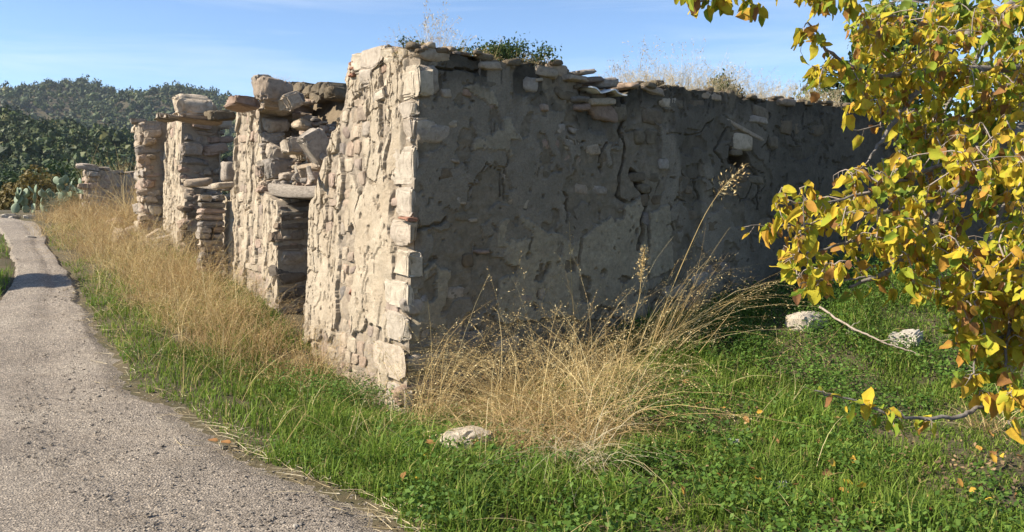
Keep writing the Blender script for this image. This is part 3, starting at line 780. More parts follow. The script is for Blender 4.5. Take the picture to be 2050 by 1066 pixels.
# exposed zone: render lost here and there
lost = pl_mask(Sg, Z, 71, .545, (2.2, 2.2)); lo = ss(0, .012, lost) * (1 - pa); lo = np.maximum(lo, ss(0, .01, pl_mask(Sg, Z, 75, .60, (6, 6))) * (1 - pa)); h = h - lo * (.016 + .03 * (fbm(Sg * 8, Z * 10, 77, 3) - .4)); pl = pl * (1 - lo)
def crack(px, w, d, jit=.04):
    global h, st
    q = np.array(poly_s(px)); dist = np.full(Sg.shape, 9.0)
    xs = Sg + jit * (fbm(Sg * 9, Z * 9, 31, 3) - .5) * 2; zs = Z + jit * (fbm(Sg * 9, Z * 9, 32, 3) - .5) * 2
    for a, b_ in zip(q[:-1], q[1:]):
        ab = b_ - a; k = np.clip(((xs - a[0]) * ab[0] + (zs - a[1]) * ab[1]) / (ab @ ab + 1e-9), 0, 1)
        dist = np.minimum(dist, np.hypot(xs - a[0] - ab[0] * k, zs - a[1] - ab[1] * k))
    ww = w * (.5 + fbm(Sg * 3, Z * 3, 33, 2))
    h = h - d * (1 - ss(ww * .35, ww, dist))
crack([(1248, 180), (1252, 230), (1246, 262), (1256, 300), (1246, 345), (1240, 395)], .022, .14)
crack([(1272, 350), (1290, 375), (1305, 385)], .035, .12); crack([(1268, 345), (1282, 368), (1300, 400), (1287, 430), (1285, 470), (1280, 500)], .035, .14)
crack([(1215, 290), (1205, 320), (1207, 345)], .018, .06); crack([(1240, 395), (1262, 408), (1272, 400)], .022, .06)
crack([(1256, 265), (1310, 263), (1330, 270), (1400, 268), (1425, 240)], .009, .025)
crack([(822, 490), (845, 470), (862, 458), (905, 438)], .022, .05); crack([(835, 565), (860, 545), (893, 520)], .02, .04)
crack([(1165, 478), (1163, 500), (1158, 530)], .018, .05); crack([(1018, 300), (1018, 370), (1016, 400)], .01, .03)
crack([(1135, 390), (1142, 430), (1140, 445)], .014, .04); crack([(1070, 475), (1066, 500)], .012, .04)
crack([(1450, 330), (1430, 300), (1455, 260)], .016, .04); crack([(1500, 330), (1520, 350), (1518, 420)], .016, .05)
crack([(1395, 365), (1400, 400)], .02, .05); crack([(850, 126), (900, 138), (960, 142)], .014, .05)
for (u, v_, r_, d_) in ((1470, 312, .10, .30), (1484, 306, .10, .34), (1497, 322, .09, .26), (1482, 325, .09, .30), (1062, 512, .03, .05), (1105, 532, .05, .05), (1145, 262, .06, .04), (1210, 545, .05, .05), (1230, 150, .16, .05), (1200, 235, .2, .04), (1540, 232, .05, .1)):
    s0, z0 = Sp(u, v_); dd = np.hypot(wS - s0, wZ - z0); h = h - d_ * (1 - ss(r_ * .6, r_, dd))
# pits
f1, f2, cid = worley(Sg * 7, Z * 7); h = h - .025 * (1 - ss(.06, .16, f1)) * (cid > .94)
f1, f2, cid = worley(Sg * 15, Z * 15); h = h - .016 * (1 - ss(.10, .2, f1)) * (cid > .93)
f1, f2, cid = worley(wS * 3.2, wZ * 3.6); h = h - .028 * (1 - ss(.015, .045, f2 - f1)) * (fbm(Sg * 1.1, Z * 1.1, 85, 3) > .66)
e_ = ss(0, .09, Sg - dz); h = h * e_ - dz * (1 - e_)
# black lichen along the top and on the far half of the wall
st = .85 * ss(.55, .0, (topz[None] - Z) + .5 * (fbm(Sg * 2, Z * 2, 41, 4) - .5)) * (fbm(Sg * 2.5, Z * 1.0, 44, 4) > .40)
st = np.maximum(st, .70 * ss(3.8, 5.4, Sg + 1.6 * (fbm(Sg * 1.2, Z * .8, 42, 5) - .5)))
st = np.maximum(st, .5 * ss(2.6, 3.2, Sg + 1.1 * (fbm(Sg * 1.6, Z * 1.2, 47, 5) - .5)) * ss(.45, .6, fbm(Sg * 3, Z * 1.6, 48, 5)))
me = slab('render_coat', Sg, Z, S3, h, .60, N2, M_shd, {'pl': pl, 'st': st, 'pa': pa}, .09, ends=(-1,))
obj('render_coat', me, end_wall)
# bare stones in the end wall
ew = [(1145, 326, 60, 40, 'n'), (1147, 291, 32, 26, 'n'), (1105, 290, 46, 28, 'd'), (1125, 257, 22, 22, 'w'), (1153, 260, 22, 18, 'd'), (958, 182, 62, 30, 'd'), (986, 212, 18, 14, 'w'), (1213, 224, 66, 38, 'n'), (1092, 216, 18, 16, 'w'), (945, 360, 66, 16, 'n'),
      (1036, 353, 46, 16, 'w'), (1166, 380, 28, 24, 'n'), (1030, 398, 16, 30, 'd'), (1058, 405, 24, 30, 'd'), (912, 248, 22, 20, 'd'), (898, 187, 24, 24, 'w'), (1490, 284, 44, 36, 'n'), (1495, 262, 90, 12, 'd'), (1520, 240, 40, 16, 'd'),
      (935, 402, 22, 16, 'n'), (1120, 140, 40, 26, 'd'), (1065, 170, 30, 34, 'd'), (880, 268, 76, 40, 'd'), (862, 160, 44, 62, 'd'), (870, 108, 74, 34, 's'), (985, 131, 48, 22, 's'), (1095, 144, 50, 22, 's'),
      (1205, 380, 34, 24, 'd'), (1110, 395, 22, 22, 'd'), (1190, 300, 30, 24, 'd'), (1210, 560, 46, 30, 'd'), (1110, 585, 54, 40, 'd'), (1060, 600, 40, 26, 'd'), (930, 585, 44, 28, 'd'), (860, 610, 50, 40, 'd'), (895, 660, 60, 36, 'd'), (960, 680, 60, 40, 'd'), (880, 720, 70, 44, 'd'), (870, 780, 90, 40, 'd'), (960, 760, 70, 40, 'd'), (1030, 690, 60, 34, 'd'),
      (1440, 540, 50, 30, 'd'), (1490, 545, 46, 26, 'd'), (1405, 560, 40, 26, 'd'), (1350, 585, 50, 30, 'd'), (1310, 180, 50, 20, 's'), (1425, 192, 50, 18, 's'), (1340, 205, 36, 26, 'd'), (1395, 215, 30, 30, 'd'), (1300, 440, 26, 30, 'd'), (1258, 470, 26, 22, 'd'), (1330, 330, 20, 26, 'd'), (1575, 205, 40, 16, 's')]
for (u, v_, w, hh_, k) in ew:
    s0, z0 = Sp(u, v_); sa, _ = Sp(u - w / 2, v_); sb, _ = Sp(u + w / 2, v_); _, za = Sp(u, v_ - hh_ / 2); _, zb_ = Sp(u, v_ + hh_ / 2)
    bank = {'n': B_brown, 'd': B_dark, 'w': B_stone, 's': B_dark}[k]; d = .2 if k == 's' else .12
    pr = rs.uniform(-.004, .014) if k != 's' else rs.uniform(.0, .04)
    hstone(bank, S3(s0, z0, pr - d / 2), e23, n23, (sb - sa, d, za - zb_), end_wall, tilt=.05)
for (u, v_, w, hh_) in ((957, 441, 18, 8), (975, 504, 30, 8), (920, 323, 18, 8), (1080, 160, 16, 7)):
    s0, z0 = Sp(u, v_); sa, _ = Sp(u - w / 2, v_); sb, _ = Sp(u + w / 2, v_); _, za = Sp(u, v_ - hh_ / 2); _, zb_ = Sp(u, v_ + hh_ / 2)
    hstone(B_brickd, S3(s0, z0, -.015), e23, n23, (sb - sa, .06, za - zb_), end_wall, name='brick')
for t_, z_, w_, h_ in rows(.3, 5.6, .1, 2.6, (.12, .34), (.08, .2), rs):
    if rs.random() < .2 and z_ > float(gz(*S3(t_, 0)[:2])):
        extra_items_d.append((S3(t_, z_, rs.uniform(-.014, .004) - .05), np.array(e23), np.array(n23), (w_, .1, h_)))
# slabs of the gap in the wall head
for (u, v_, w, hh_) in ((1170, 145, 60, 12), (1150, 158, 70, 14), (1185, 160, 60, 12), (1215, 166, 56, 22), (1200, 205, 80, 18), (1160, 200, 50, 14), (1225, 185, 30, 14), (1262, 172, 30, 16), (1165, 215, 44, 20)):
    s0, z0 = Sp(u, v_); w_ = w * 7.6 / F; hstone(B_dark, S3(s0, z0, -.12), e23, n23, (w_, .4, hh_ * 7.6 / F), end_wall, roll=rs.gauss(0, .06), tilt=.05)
print('house stones', stone_count[0], 'extra', len(extra_items))
if extra_items: merged_stones('rubble_masonry', extra_items, M_stone_i, house, HB)
merged_stones('sunk_stones', extra_items_d, M_dstone_i, house, HB)
chips = []; chips_d = []
for _ in range(300):        # chips and soil lumps packed along the wall heads
    s_ = 9 * rs.random() ** 1.2; z_ = float(np.interp(s_, tps, tpz)); sz = rs.uniform(.03, .12)
    chips_d.append((S3(s_, z_ + rs.uniform(-.01, .05), -rs.uniform(.0, .5)), np.array(e23), np.array(n23), (sz * 1.5, sz, sz * .6)))
for p_ in (p1, p2, p3):
    for _ in range(70):
        t_ = rs.uniform(min(p_['tt']), max(p_['tt'])); sz = rs.uniform(.04, .13)
        chips.append((L3(t_, float(np.interp(t_, p_['tt'], p_['tz'])) + rs.uniform(-.01, .05), -rs.uniform(.02, .55)), np.array(e13), np.array(n13), (sz * 1.5, sz, sz * .6)))
for _ in range(260):        # between the fallen stones above the near door
    f_ = rs.random(); u = 560 + 108 * f_; v = 200 + 50 * f_ + (395 - 200 - 50 * f_) * rs.random(); sz = rs.uniform(.04, .11)
    chips.append((atw(u, v, .16 + .45 * (1 - (v - 190) / 200)), np.array(e23), np.array(n23), (sz * 1.5, sz, sz * .6)))
for _ in range(320):        # between the stones of the pier ends
    p_ = rs.choice((p2, p3)); z_ = rs.uniform(.3, 2.6); t_ = float(p_['rt'](np.array([z_]))[0]); sz = rs.uniform(.03, .09)
    chips.append((L3(t_, z_, 0) - np.array(n13) * rs.uniform(.03, .6) + np.array(e13) * .02, np.array(n13), np.array(n23), (sz * 1.5, sz, sz * .6)))
merged_stones('rubble_chips', chips, M_stone_i, house, HB, MB1)
merged_stones('wall_head_chips', chips_d, M_dstone_i, house, HB, MB1)

# ------------------------------------------------------------------ ruins farther up the lane
def stub(name, label, px_corner, Y, base_v, lit_w, shd_w, top_z, seed, nst, thick_dir=1):
    """a broken piece of wall with its own core and stones: sunny end towards the lane, shaded face towards us"""
    P0 = at(px_corner, base_v, Y); P0[2] = gz(P0[0], P0[1]) - .1
    root = thing(name, label, 'wall', tuple(P0)); r_ = random.Random(seed)
    a2, a1 = np.array(E2), np.array(E1)
    nu, nvv = 24, 24; parts = []
    def tz(s): return top_z(s) - P0[2]
    for o_, ax, ln in ((np.zeros(2), a2, shd_w), (np.zeros(2), a1, lit_w), (a1 * lit_w, a2, shd_w), (a2 * shd_w, a1, lit_w)):
        s = np.linspace(0, ln, nu)[None]; v = np.linspace(0, 1, nvv)[:, None]
        q = o_[None, None] + ax[None, None] * s[..., None] + 0 * v[..., None]
        sx = q @ a2; zz = v * tz(sx); nz = (fbm(q[..., 0] * 4 + seed, q[..., 1] * 4, zz * 4, 3) - .5)
        q = q - (a1 + a2)[None, None] * (nz * .05)[..., None] * np.sign(1)
        parts.append((np.stack([q[..., 0], q[..., 1], zz], -1).reshape(-1, 3), grid_faces(nvv, nu)))
    s = np.linspace(0, shd_w, nu)[None]; w = np.linspace(0, lit_w, 12)[:, None]
    q = a2 * s[..., None] + a1 * w[..., None]
    parts.append((np.stack([q[..., 0], q[..., 1], tz(s) + 0 * w + .06 * (fbm(q[..., 0] * 5, q[..., 1] * 5, seed, 3) - .5)], -1).reshape(-1, 3), grid_faces(12, nu)))
    V, Fc = join(parts); A = np.zeros(len(V))
    obj('wall_core', mesh_np('wall_core', V, Fc, M_lit, True, {'pl': A, 'st': A, 'pa': A}), root)
    H = max(top_z(0), top_z(shd_w)) - P0[2]
    c = 0
    for s_, z, w_, h_ in rows(-.02, shd_w, .05, H + .3, (.18, .5), (.1, .22), r_):
        if z + h_ * .3 > tz(np.array(min(max(s_, 0), shd_w))): continue
        d = r_.uniform(.2, .3); p = np.array([*(a2 * s_ + N2 * (r_.uniform(.01, .06) - d / 2)), z])
        place_stone(B_stone, p, e23, n23, (w_, d, h_ * 1.03), root, None, 0, .07, rs=r_); c += 1
    for s_, z, w_, h_ in rows(0, lit_w, .05, H + .3, (.18, .45), (.1, .22), r_):
        if z + h_ * .3 > tz(np.array(0.)): continue
        d = r_.uniform(.2, .3); p = np.array([*(a1 * s_ + N1 * (r_.uniform(.01, .06) - d / 2)), z])
        place_stone(B_face if r_.random() < .5 else B_stone, p, e13, n13, (w_, d, h_ * 1.03), root, None, 0, .07, rs=r_); c += 1
    for k in range(int(shd_w / .28)):
        s_ = k * .28 + r_.uniform(0, .2); p = np.array([*(a2 * s_ + a1 * r_.uniform(.1, lit_w - .05)), float(tz(np.array(s_))) + .04])
        place_stone(B_slab, p, e23, n23, (r_.uniform(.25, .55), r_.uniform(.3, .5), r_.uniform(.08, .16)), root, None, r_.gauss(0, .1), .1, rs=r_)
    return root
def zat(u, v, Y): return float(at(u, v, Y)[2])
za_, zb2 = zat(285, 243, 14.6), zat(330, 238, 14.6)
stub('ruined_wall', 'tall broken stone wall stub just beyond the far pier of the house', 296, 14.6, 440, .9, .75, lambda s: np.interp(s, [0, .75], [za_, zb2]), 11, 60)
za3, zb3 = zat(165, 338, 18.5), zat(270, 350, 18.9)
stub('ruined_wall', 'low collapsed stone wall at the far end beside the lane', 178, 18.5, 420, .55, 1.7, lambda s: np.interp(s, [0, .3, 1.1, 1.7], [za3, za3 - .03, zb3 - .1, zb3 - .35]), 13, 60)

# ------------------------------------------------------------------ loose stones lying on things
def loose(name, label, u, v, Y, dims, bank, group=None, roll=0., cat='stone', onground=False, tilt=.08, ax=e23, nr=n23):
    P = ground(u, v) if onground else at(u, v, Y)
    if onground: P = P + np.array([0, 0, dims[2] * (.06 if name == 'rock' else .18)])
    o = place_stone(bank, P, ax, nr, dims, None, None, roll, tilt, name)
    return tag(o, label, cat, group)
loose('boulder', 'large angular boulder lying on top of the far pier', 388, 214, 12.2, (.60, .5, .36), B_stone)
loose('boulder', 'big rounded boulder on the broken top of the middle pier', 545, 184, 9.4, (.42, .45, .36), B_round)
loose('slab', 'flat stone slab overhanging the left top of the middle pier', 484, 208, 9.95, (.36, .5, .14), B_slab, roll=-.1)
loose('slab', 'thin flat slab under the boulder on the far pier', 352, 237, 12.1, (.40, .5, .07), B_slab)
loose('slab', 'thin slab with dark underside on the far pier beside the boulder', 402, 241, 12.0, (.62, .4, .06), B_slab)
loose('slab', 'long grey slab on the low edge right of the boulder on the far pier', 440, 232, 12.0, (.4, .4, .16), B_dark)
loose('slab', 'small stone wedged above the left corner of the far pier', 330, 236, 12.3, (.3, .4, .1), B_slab)
loose('boulder', 'pale stone leaning behind the big rounded boulder on the middle pier', 526, 172, 9.55, (.26, .3, .26), B_stone)
loose('stone', 'tilted brown stone at right of the big boulder on the middle pier', 580, 205, 9.3, (.26, .25, .2), B_stone, roll=.3)
loose('stone', 'long pale stone above the lintel of the near doorway', 600, 293, float(atw(600, 293, .18)[1]), (.42, .3, .2), B_stone, roll=-.15)
loose('stone', 'large tilted slab leaning on the corner pier above the lintel', 635, 300, float(atw(635, 300, .16)[1]), (.30, .2, .42), B_slab, roll=.5)
for i, (u, v) in enumerate([(590, 178), (612, 180), (632, 186), (650, 178), (668, 182), (645, 195), (610, 200), (676, 190)]):
    loose('stone', 'grey rubble stone in the gap left of the corner pier, %s from the left' % ranks([590, 612, 632, 650, 668, 645, 610, 676])[i], u, v, float(atw(u, v, .66)[1]), (.26 + .1 * rs.random(), .3, .16), B_dark, 'rubble stones in the wall gap')
# rubble below the far ruins
rub = [(330, 490, .30), (310, 485, .36), (255, 490, .42), (270, 470, .3), (300, 460, .36), (230, 455, .34), (205, 440, .26), (245, 435, .3), (285, 430, .3), (315, 440, .24), (222, 415, .28), (262, 412, .26), (300, 410, .24), (195, 420, .24), (240, 400, .2), (318, 505, .24), (290, 500, .22), (340, 470, .2)]
rk = ranks([q[0] for q in rub])
for i, (u, v, s_) in enumerate(rub):
    loose('rubble_stone', 'fallen pale stone in dry grass before the far ruins, %s from the left' % rk[i], u, v, 0, (s_ * 1.2, s_, s_ * .75), B_stone if rs.random() < .6 else B_face, 'fallen stones before the far ruins', onground=True, roll=rs.gauss(0, .3), tilt=.2)
for u, v, s_ in [(18, 436, .22), (30, 437, .16), (60, 437, .18), (62, 478, .12)]:
    loose('rubble_stone', 'small pale stone at the far crest of the lane, ' + {18: 'leftmost', 30: 'second from the left', 60: 'rightmost', 62: 'nearest to us'}[u], u, v, 0, (s_ * 1.6, s_, s_ * .6), B_white, 'stones at the crest of the lane', onground=True)
# stones in the grass
loose('rock', 'long pale rock lying in the grass near the shaded wall', 1618, 652, 0, (.54, .32, .26), B_corner, onground=True, roll=-.12, tilt=.03)
loose('rock', 'white angular rock in the grass under the yellow tree', 1812, 692, 0, (.30, .28, .26), B_white, onground=True, tilt=.2)
loose('rock', 'small white rock between the two pale rocks', 1712, 668, 0, (.18, .12, .1), B_white, onground=True)
loose('rock', 'broad pale flat rock at the foot of the corner in dry grass', 935, 905, 0, (.38, .34, .30), B_corner, onground=True, tilt=.05)
loose('rock', 'low pale stone left of the flat rock at the corner', 878, 893, 0, (.24, .2, .14), B_quoin, onground=True, tilt=.1)
loose('rock', 'small pale stone low in the grass right of the dry clump', 1375, 752, 0, (.10, .09, .08), B_white, onground=True)
# curved pale roof tile sticking out of the wall head
s0, z0 = Sp(1200, 184); nu = 36; u = np.linspace(-.24, .24, nu)[None]; w = np.linspace(0, .46, 10)[:, None]
zz = .018 * np.sin(u * 21) + .012 * (fbm(u * 12, w * 12, 3, 3) - .5) - .02 * u + w * .02
base = S3(s0, z0, 0); top_ = base + np.array(e23) * u[..., None] + np.array(n23) * (.13 - w + .02 * np.sin(u * 30))[..., None] + np.array([0, 0, 1.]) * zz[..., None]
V, Fc = join([(top_.reshape(-1, 3), grid_faces(10, nu)), ((top_ - [0, 0, .014]).reshape(-1, 3), grid_faces(10, nu)), (np.stack([top_[0], top_[0] - [0, 0, .014]]).reshape(-1, 3), grid_faces(2, nu))])
tag(obj('roof_sheet', mesh_np('roof_sheet', V - base, Fc, M_sheet, True), loc=tuple(base)), 'wavy white roof sheet fragment jutting from the wall head', 'roof sheet')

# ------------------------------------------------------------------ blades, stalks
def blades(x, y, z, h, w, lean, rg):
    n_ = len(x); az = rg.random(n_) * 6.283; az2 = az + 1.57 + rg.normal(0, .5, n_)
    sx, sy = np.cos(az) * w / 2, np.sin(az) * w / 2; lx, ly = np.cos(az2) * lean * h, np.sin(az2) * lean * h
    b = np.stack([x, y, z], 1); V = np.zeros((n_, 5, 3)); hh = h * np.sqrt(np.clip(1 - lean ** 2 * .6, .1, 1))
    V[:, 0] = b + np.stack([-sx, -sy, 0 * x], 1); V[:, 1] = b + np.stack([sx, sy, 0 * x], 1)
    m_ = b + np.stack([lx * .3, ly * .3, hh * .58], 1)
    V[:, 2] = m_ + np.stack([sx, sy, 0 * x], 1) * .8; V[:, 3] = m_ - np.stack([sx, sy, 0 * x], 1) * .8
    V[:, 4] = b + np.stack([lx, ly, hh * (1 - .35 * lean)], 1)
    i = np.arange(n_)[:, None] * 5
    T = np.concatenate([i + [0, 1, 2], i + [0, 2, 3], i + [3, 2, 4]], 1).reshape(-1, 3)
    return V.reshape(-1, 3), T

def stalks(B, D, Ln, droop, w, rg, K=5, curl=.12):
    """thin ribbons: bases B, unit directions D, lengths, droop, width -> verts, tris, polylines"""
    n_ = len(B); s = np.linspace(0, 1, K + 1)[None, :, None]
    side = rg.normal(size=(n_, 3)); side -= D * (side * D).sum(1, keepdims=True); side /= np.linalg.norm(side, axis=1, keepdims=True) + 1e-9
    hor = D * [1, 1, 0]; hor /= np.linalg.norm(hor, axis=1, keepdims=True) + 1e-6
    C = B[:, None] + D[:, None] * s * Ln[:, None, None] + hor[:, None] * (s ** 2) * (droop * Ln * .5)[:, None, None] - np.array([0, 0, 1.])[None, None] * (s ** 2.4) * (droop * Ln * .55)[:, None, None]
    C = C + side[:, None] * (np.sin(s * 3.0) * (curl * Ln * rg.normal(0, 1, n_) * .5)[:, None, None])
    # ribbon side towards a random horizontal
    sd_ = np.cross(D, side); ww = (w[:, None, None] / 2) * (1 - .75 * s)
    V = np.stack([C - sd_[:, None] * ww, C + sd_[:, None] * ww], 2)          # n,K+1,2,3
    i = np.arange(n_)[:, None] * (2 * (K + 1)); T = []
    for k in range(K):
        T += [i + [2 * k, 2 * k + 1, 2 * k + 3], i + [2 * k, 2 * k + 3, 2 * k + 2]]
    return V.reshape(-1, 3), np.concatenate(T, 1).reshape(-1, 3), C

def panicle(C, rg, m_=16, top=.45, ln=.02, spread=.05, hair=True):
    """drooping spikelets along the top part of the stalks"""
    n_, K1, _ = C.shape; n2 = n_ * m_
    t = 1 - top * rg.random((n_, m_)) ** .8; f_ = t * (K1 - 1); i0 = np.clip(f_.astype(int), 0, K1 - 2); fr = (f_ - i0)[..., None]
    a = np.arange(n_)[:, None]; p = C[a, i0] * (1 - fr) + C[a, i0 + 1] * fr; d = C[a, i0 + 1] - C[a, i0]; d = d / (np.linalg.norm(d, axis=-1, keepdims=True) + 1e-9)
    off = rg.normal(size=(n_, m_, 3)); off = off / np.linalg.norm(off, axis=-1, keepdims=True) * (spread * rg.random((n_, m_, 1)) * (1.25 - t)[..., None] / top * 1.0)
    q = p + off + d * spread * .8 - np.array([0, 0, spread * .25])
    ax = d * .8 + rg.normal(0, .35, (n_, m_, 3)) + off / (spread + 1e-6) * .4 - np.array([0, 0, .25]); ax /= np.linalg.norm(ax, axis=-1, keepdims=True)
    sd_ = np.cross(ax, rg.normal(size=(n_, m_, 3))); sd_ /= np.linalg.norm(sd_, axis=-1, keepdims=True) + 1e-9
    l_ = (ln * (.6 + .8 * rg.random((n_, m_, 1)))); w_ = l_ * .17
    V = np.stack([q, q + ax * l_ * .5 + sd_ * w_, q + ax * l_, q + ax * l_ * .5 - sd_ * w_], 2).reshape(-1, 3)
    i = np.arange(n2)[:, None] * 4; T = np.concatenate([i + [0, 1, 2], i + [0, 2, 3]], 1).reshape(-1, 3)
    if hair:
        Vh = np.stack([p - sd_ * .0006, p + sd_ * .0006, q], 2).reshape(-1, 3); Th = np.arange(n2 * 3).reshape(-1, 3)
        return join([(V, T), (Vh, Th)])
    return V, T

def tuft_mesh(c, n_, hmin, hmax, spread, base_r, rg, droop=(.2, .9), w=.004, pan=0, pan_len=.02, pan_spread=.05, lean=(0, 0), leafy_=0, stiff=0.0):
    th = rg.random(n_) * 6.283; tl = np.abs(rg.normal(0, spread, n_))
    D = np.stack([np.cos(th) * np.sin(tl) + lean[0], np.sin(th) * np.sin(tl) + lean[1], np.cos(tl)], 1); D /= np.linalg.norm(D, axis=1, keepdims=True)
    r0 = base_r * np.sqrt(rg.random(n_)); ph = rg.random(n_) * 6.283
    B = np.stack([c[0] + r0 * np.cos(ph), c[1] + r0 * np.sin(ph), 0 * r0], 1); B[:, 2] = c[2] - .02
    L_ = hmin + (hmax - hmin) * rg.random(n_) ** 1.4
    v, t, C = stalks(B, D, L_, rg.uniform(*droop, n_), np.full(n_, w) * rg.uniform(.6, 1.3, n_), rg)
    parts = [(v, t)]
    if pan: 
        sel = rg.random(n_) < (pan if pan < 1 else 1)
        parts.append(panicle(C[sel], rg, 17, .4, pan_len, pan_spread))
    return join(parts)

# house footprint, to keep the grass outside the walls
def wall_dist(x, y):
    q = np.stack([x - O[0], y - O[1]], -1); return q @ N1, q @ N2      # >0: outside street wall / outside end wall
def free(x, y):
    a, b_ = wall_dist(x, y); t = (np.stack([x - O[0], y - O[1]], -1)) @ E1
    return ~((a < .16) & (b_ < .03) & (t < 9.6)) & ~in_poly(x, y, road_poly_s)

rg = np.random.default_rng(5)
def sample_px(n_, px_poly):
    """points on the ground seen inside a photograph outline"""
    us = np.array([p[0] for p in px_poly]); vs_ = np.array([p[1] for p in px_poly])
    g = np.array([ground(u, v)[:2] for u, v in px_poly])
    x = rg.uniform(g[:, 0].min(), g[:, 0].max(), n_ * 3); y = rg.uniform(g[:, 1].min(), g[:, 1].max(), n_ * 3)
    k = in_poly(x, y, g); return x[k][:n_], y[k][:n_]

# --- green grass
parts = []
x = rg.uniform(-1.6, 6.5, 340000); y = rg.uniform(2.6, 11.5, 340000)
k = free(x, y) & (wall_dist(x, y)[1] > -.1) & (np.abs(x) < y * .72 + .3) & (rg.random(len(x)) < np.clip(1.35 - y / 13, .3, 1) * .85)
x, y = x[k], y[k]
bare = fbm(x * 1.1, y * 1.1, 31, 4) - .16 * np.exp(-((x - 2.6) / .9) ** 2 - ((y - 4.8) / .6) ** 2); k = (bare < .60 + .12 * ss(4.8, 5.8, y)) | (rg.random(len(x)) < .3); x, y = x[k], y[k]
pn = fbm(x * 1.4, y * 1.4, 33, 3)
hgt = (.04 + .12 * rg.random(len(x)) ** 1.3) * (.45 + 2.4 * ss(.35, .75, pn) * fbm(x * 4.5, y * 4.5, 35, 2))
parts.append(blades(x, y, gz(x, y) - .01, hgt, rg.uniform(.005, .012, len(x)), rg.uniform(.15, .98, len(x)), rg))
# verge along the lane
x = rg.uniform(-9.5, -.2, 240000); y = rg.uniform(4.2, 17, 240000)
d1 = -(wall_dist(x, y)[0])
k = free(x, y) & (wall_dist(x, y)[0] > .0); x, y = x[k], y[k]
ridx = np.argmin((Rr[:, 0][None, ::6] - x[::1, None]) ** 2 + (Rr[:, 1][None, ::6] - y[:, None]) ** 2, 1)
rd = np.sqrt((Rr[::6][ridx, 0] - x) ** 2 + (Rr[::6][ridx, 1] - y) ** 2)
right = (x - Rr[::6][ridx, 0]) > -.05
k = (rg.random(len(x)) < np.clip(1.25 - y / 13, .22, 1)) & (rd < 4) & (right | (rd > .2)); x, y, rd = x[k], y[k], rd[k]
wd = wall_dist(x, y)[0]
k = (fbm(x * 1.1, y * 1.1, 41, 3) + .18 * ss(.7, 0, rd) - .08 * ss(10, 14, y) > .37) ; x, y, rd = x[k], y[k], rd[k]
hgt = (.04 + .11 * rg.random(len(x)) ** 1.4) * (.45 + 1.0 * ss(0, .5, rd))
parts.append(blades(x, y, gz(x, y) - .01, hgt, rg.uniform(.005, .012, len(x)), rg.uniform(.15, .98, len(x)), rg))
V, Fc = join(parts); print('grass tris', len(Fc))
tag(obj('grass', mesh_np('grass', V, Fc, M_grass, False)), 'short green grass covering the ground beside the lane and wall', 'grass', kind='stuff')

# --- low dark herbs: small round leaves, thick near the shaded wall
def herbs(x, y, z0, size, rg, hmax):
    n_ = len(x); z = gz(x, y) + hmax * rg.random(n_) ** .7 + z0; nrm = np.stack([rg.normal(0, .6, n_), rg.normal(0, .6, n_), np.ones(n_)], 1); nrm /= np.linalg.norm(nrm, axis=1, keepdims=True)
    a = np.cross(nrm, rg.normal(size=(n_, 3))); a /= np.linalg.norm(a, axis=1, keepdims=True); b_ = np.cross(nrm, a); c = np.stack([x, y, z], 1); s = size * rg.uniform(.6, 1.4, n_)[:, None]
    V = np.stack([c - a * s, c - a * s * .2 + b_ * s * .6, c + a * s, c - a * s * .2 - b_ * s * .6], 1).reshape(-1, 3); i = np.arange(n_)[:, None] * 4
    return V, np.concatenate([i + [0, 1, 2], i + [0, 2, 3]], 1).reshape(-1, 3)
parts = []
x = rg.uniform(-1, 7, 200000); y = rg.uniform(4, 12.5, 200000)
wd = wall_dist(x, y)[1]; k = free(x, y) & (wd > 0) & (np.abs(x) < y * .7) ; x, y, wd = x[k], y[k], wd[k]
hm = .26 * np.exp(-((x - 4.6) / 1.7) ** 2) * np.exp(-((wd - .9) / .9) ** 2) + .10 * ss(.45, .62, fbm(x * 1.5, y * 1.5, 51, 3))
k = rg.random(len(x)) < hm * 4.5; x, y, hm = x[k], y[k], hm[k]
parts.append(herbs(x, y, .02, .013, rg, hm + .03))
g_ = ground(700, 830); x = g_[0] + rg.normal(0, .32, 5000); y = g_[1] + rg.normal(0, .3, 5000); k = free(x, y); parts.append(herbs(x[k], y[k], .02, .011, rg, np.full(k.sum(), .28)))
x = rg.uniform(-8, -.8, 90000); y = rg.uniform(4.5, 12, 90000); k = free(x, y) & (wall_dist(x, y)[0] > 0) & (fbm(x * 1.6, y * 1.6, 55, 3) > .55) & (x > np.interp(y, Rr[20:230, 1], Rr[20:230, 0])); parts.append(herbs(x[k], y[k], .0, .010, rg, np.full(k.sum(), .11)))
x = rg.uniform(-1, 5, 60000); y = rg.uniform(2.8, 9, 60000); k = free(x, y) & (wall_dist(x, y)[1] > 0) & (np.abs(x) < y * .7) & (fbm(x * 2.3, y * 2.3, 58, 3) > .52); parts.append(herbs(x[k], y[k], .02, .017, rg, np.full(k.sum(), .13)))
V, Fc = join(parts); print('herb tris', len(Fc))
tag(obj('herbs', mesh_np('herbs', V, Fc, M_herb)), 'low dark green leafy herbs among the grass near the shaded wall', 'ground cover', kind='stuff')

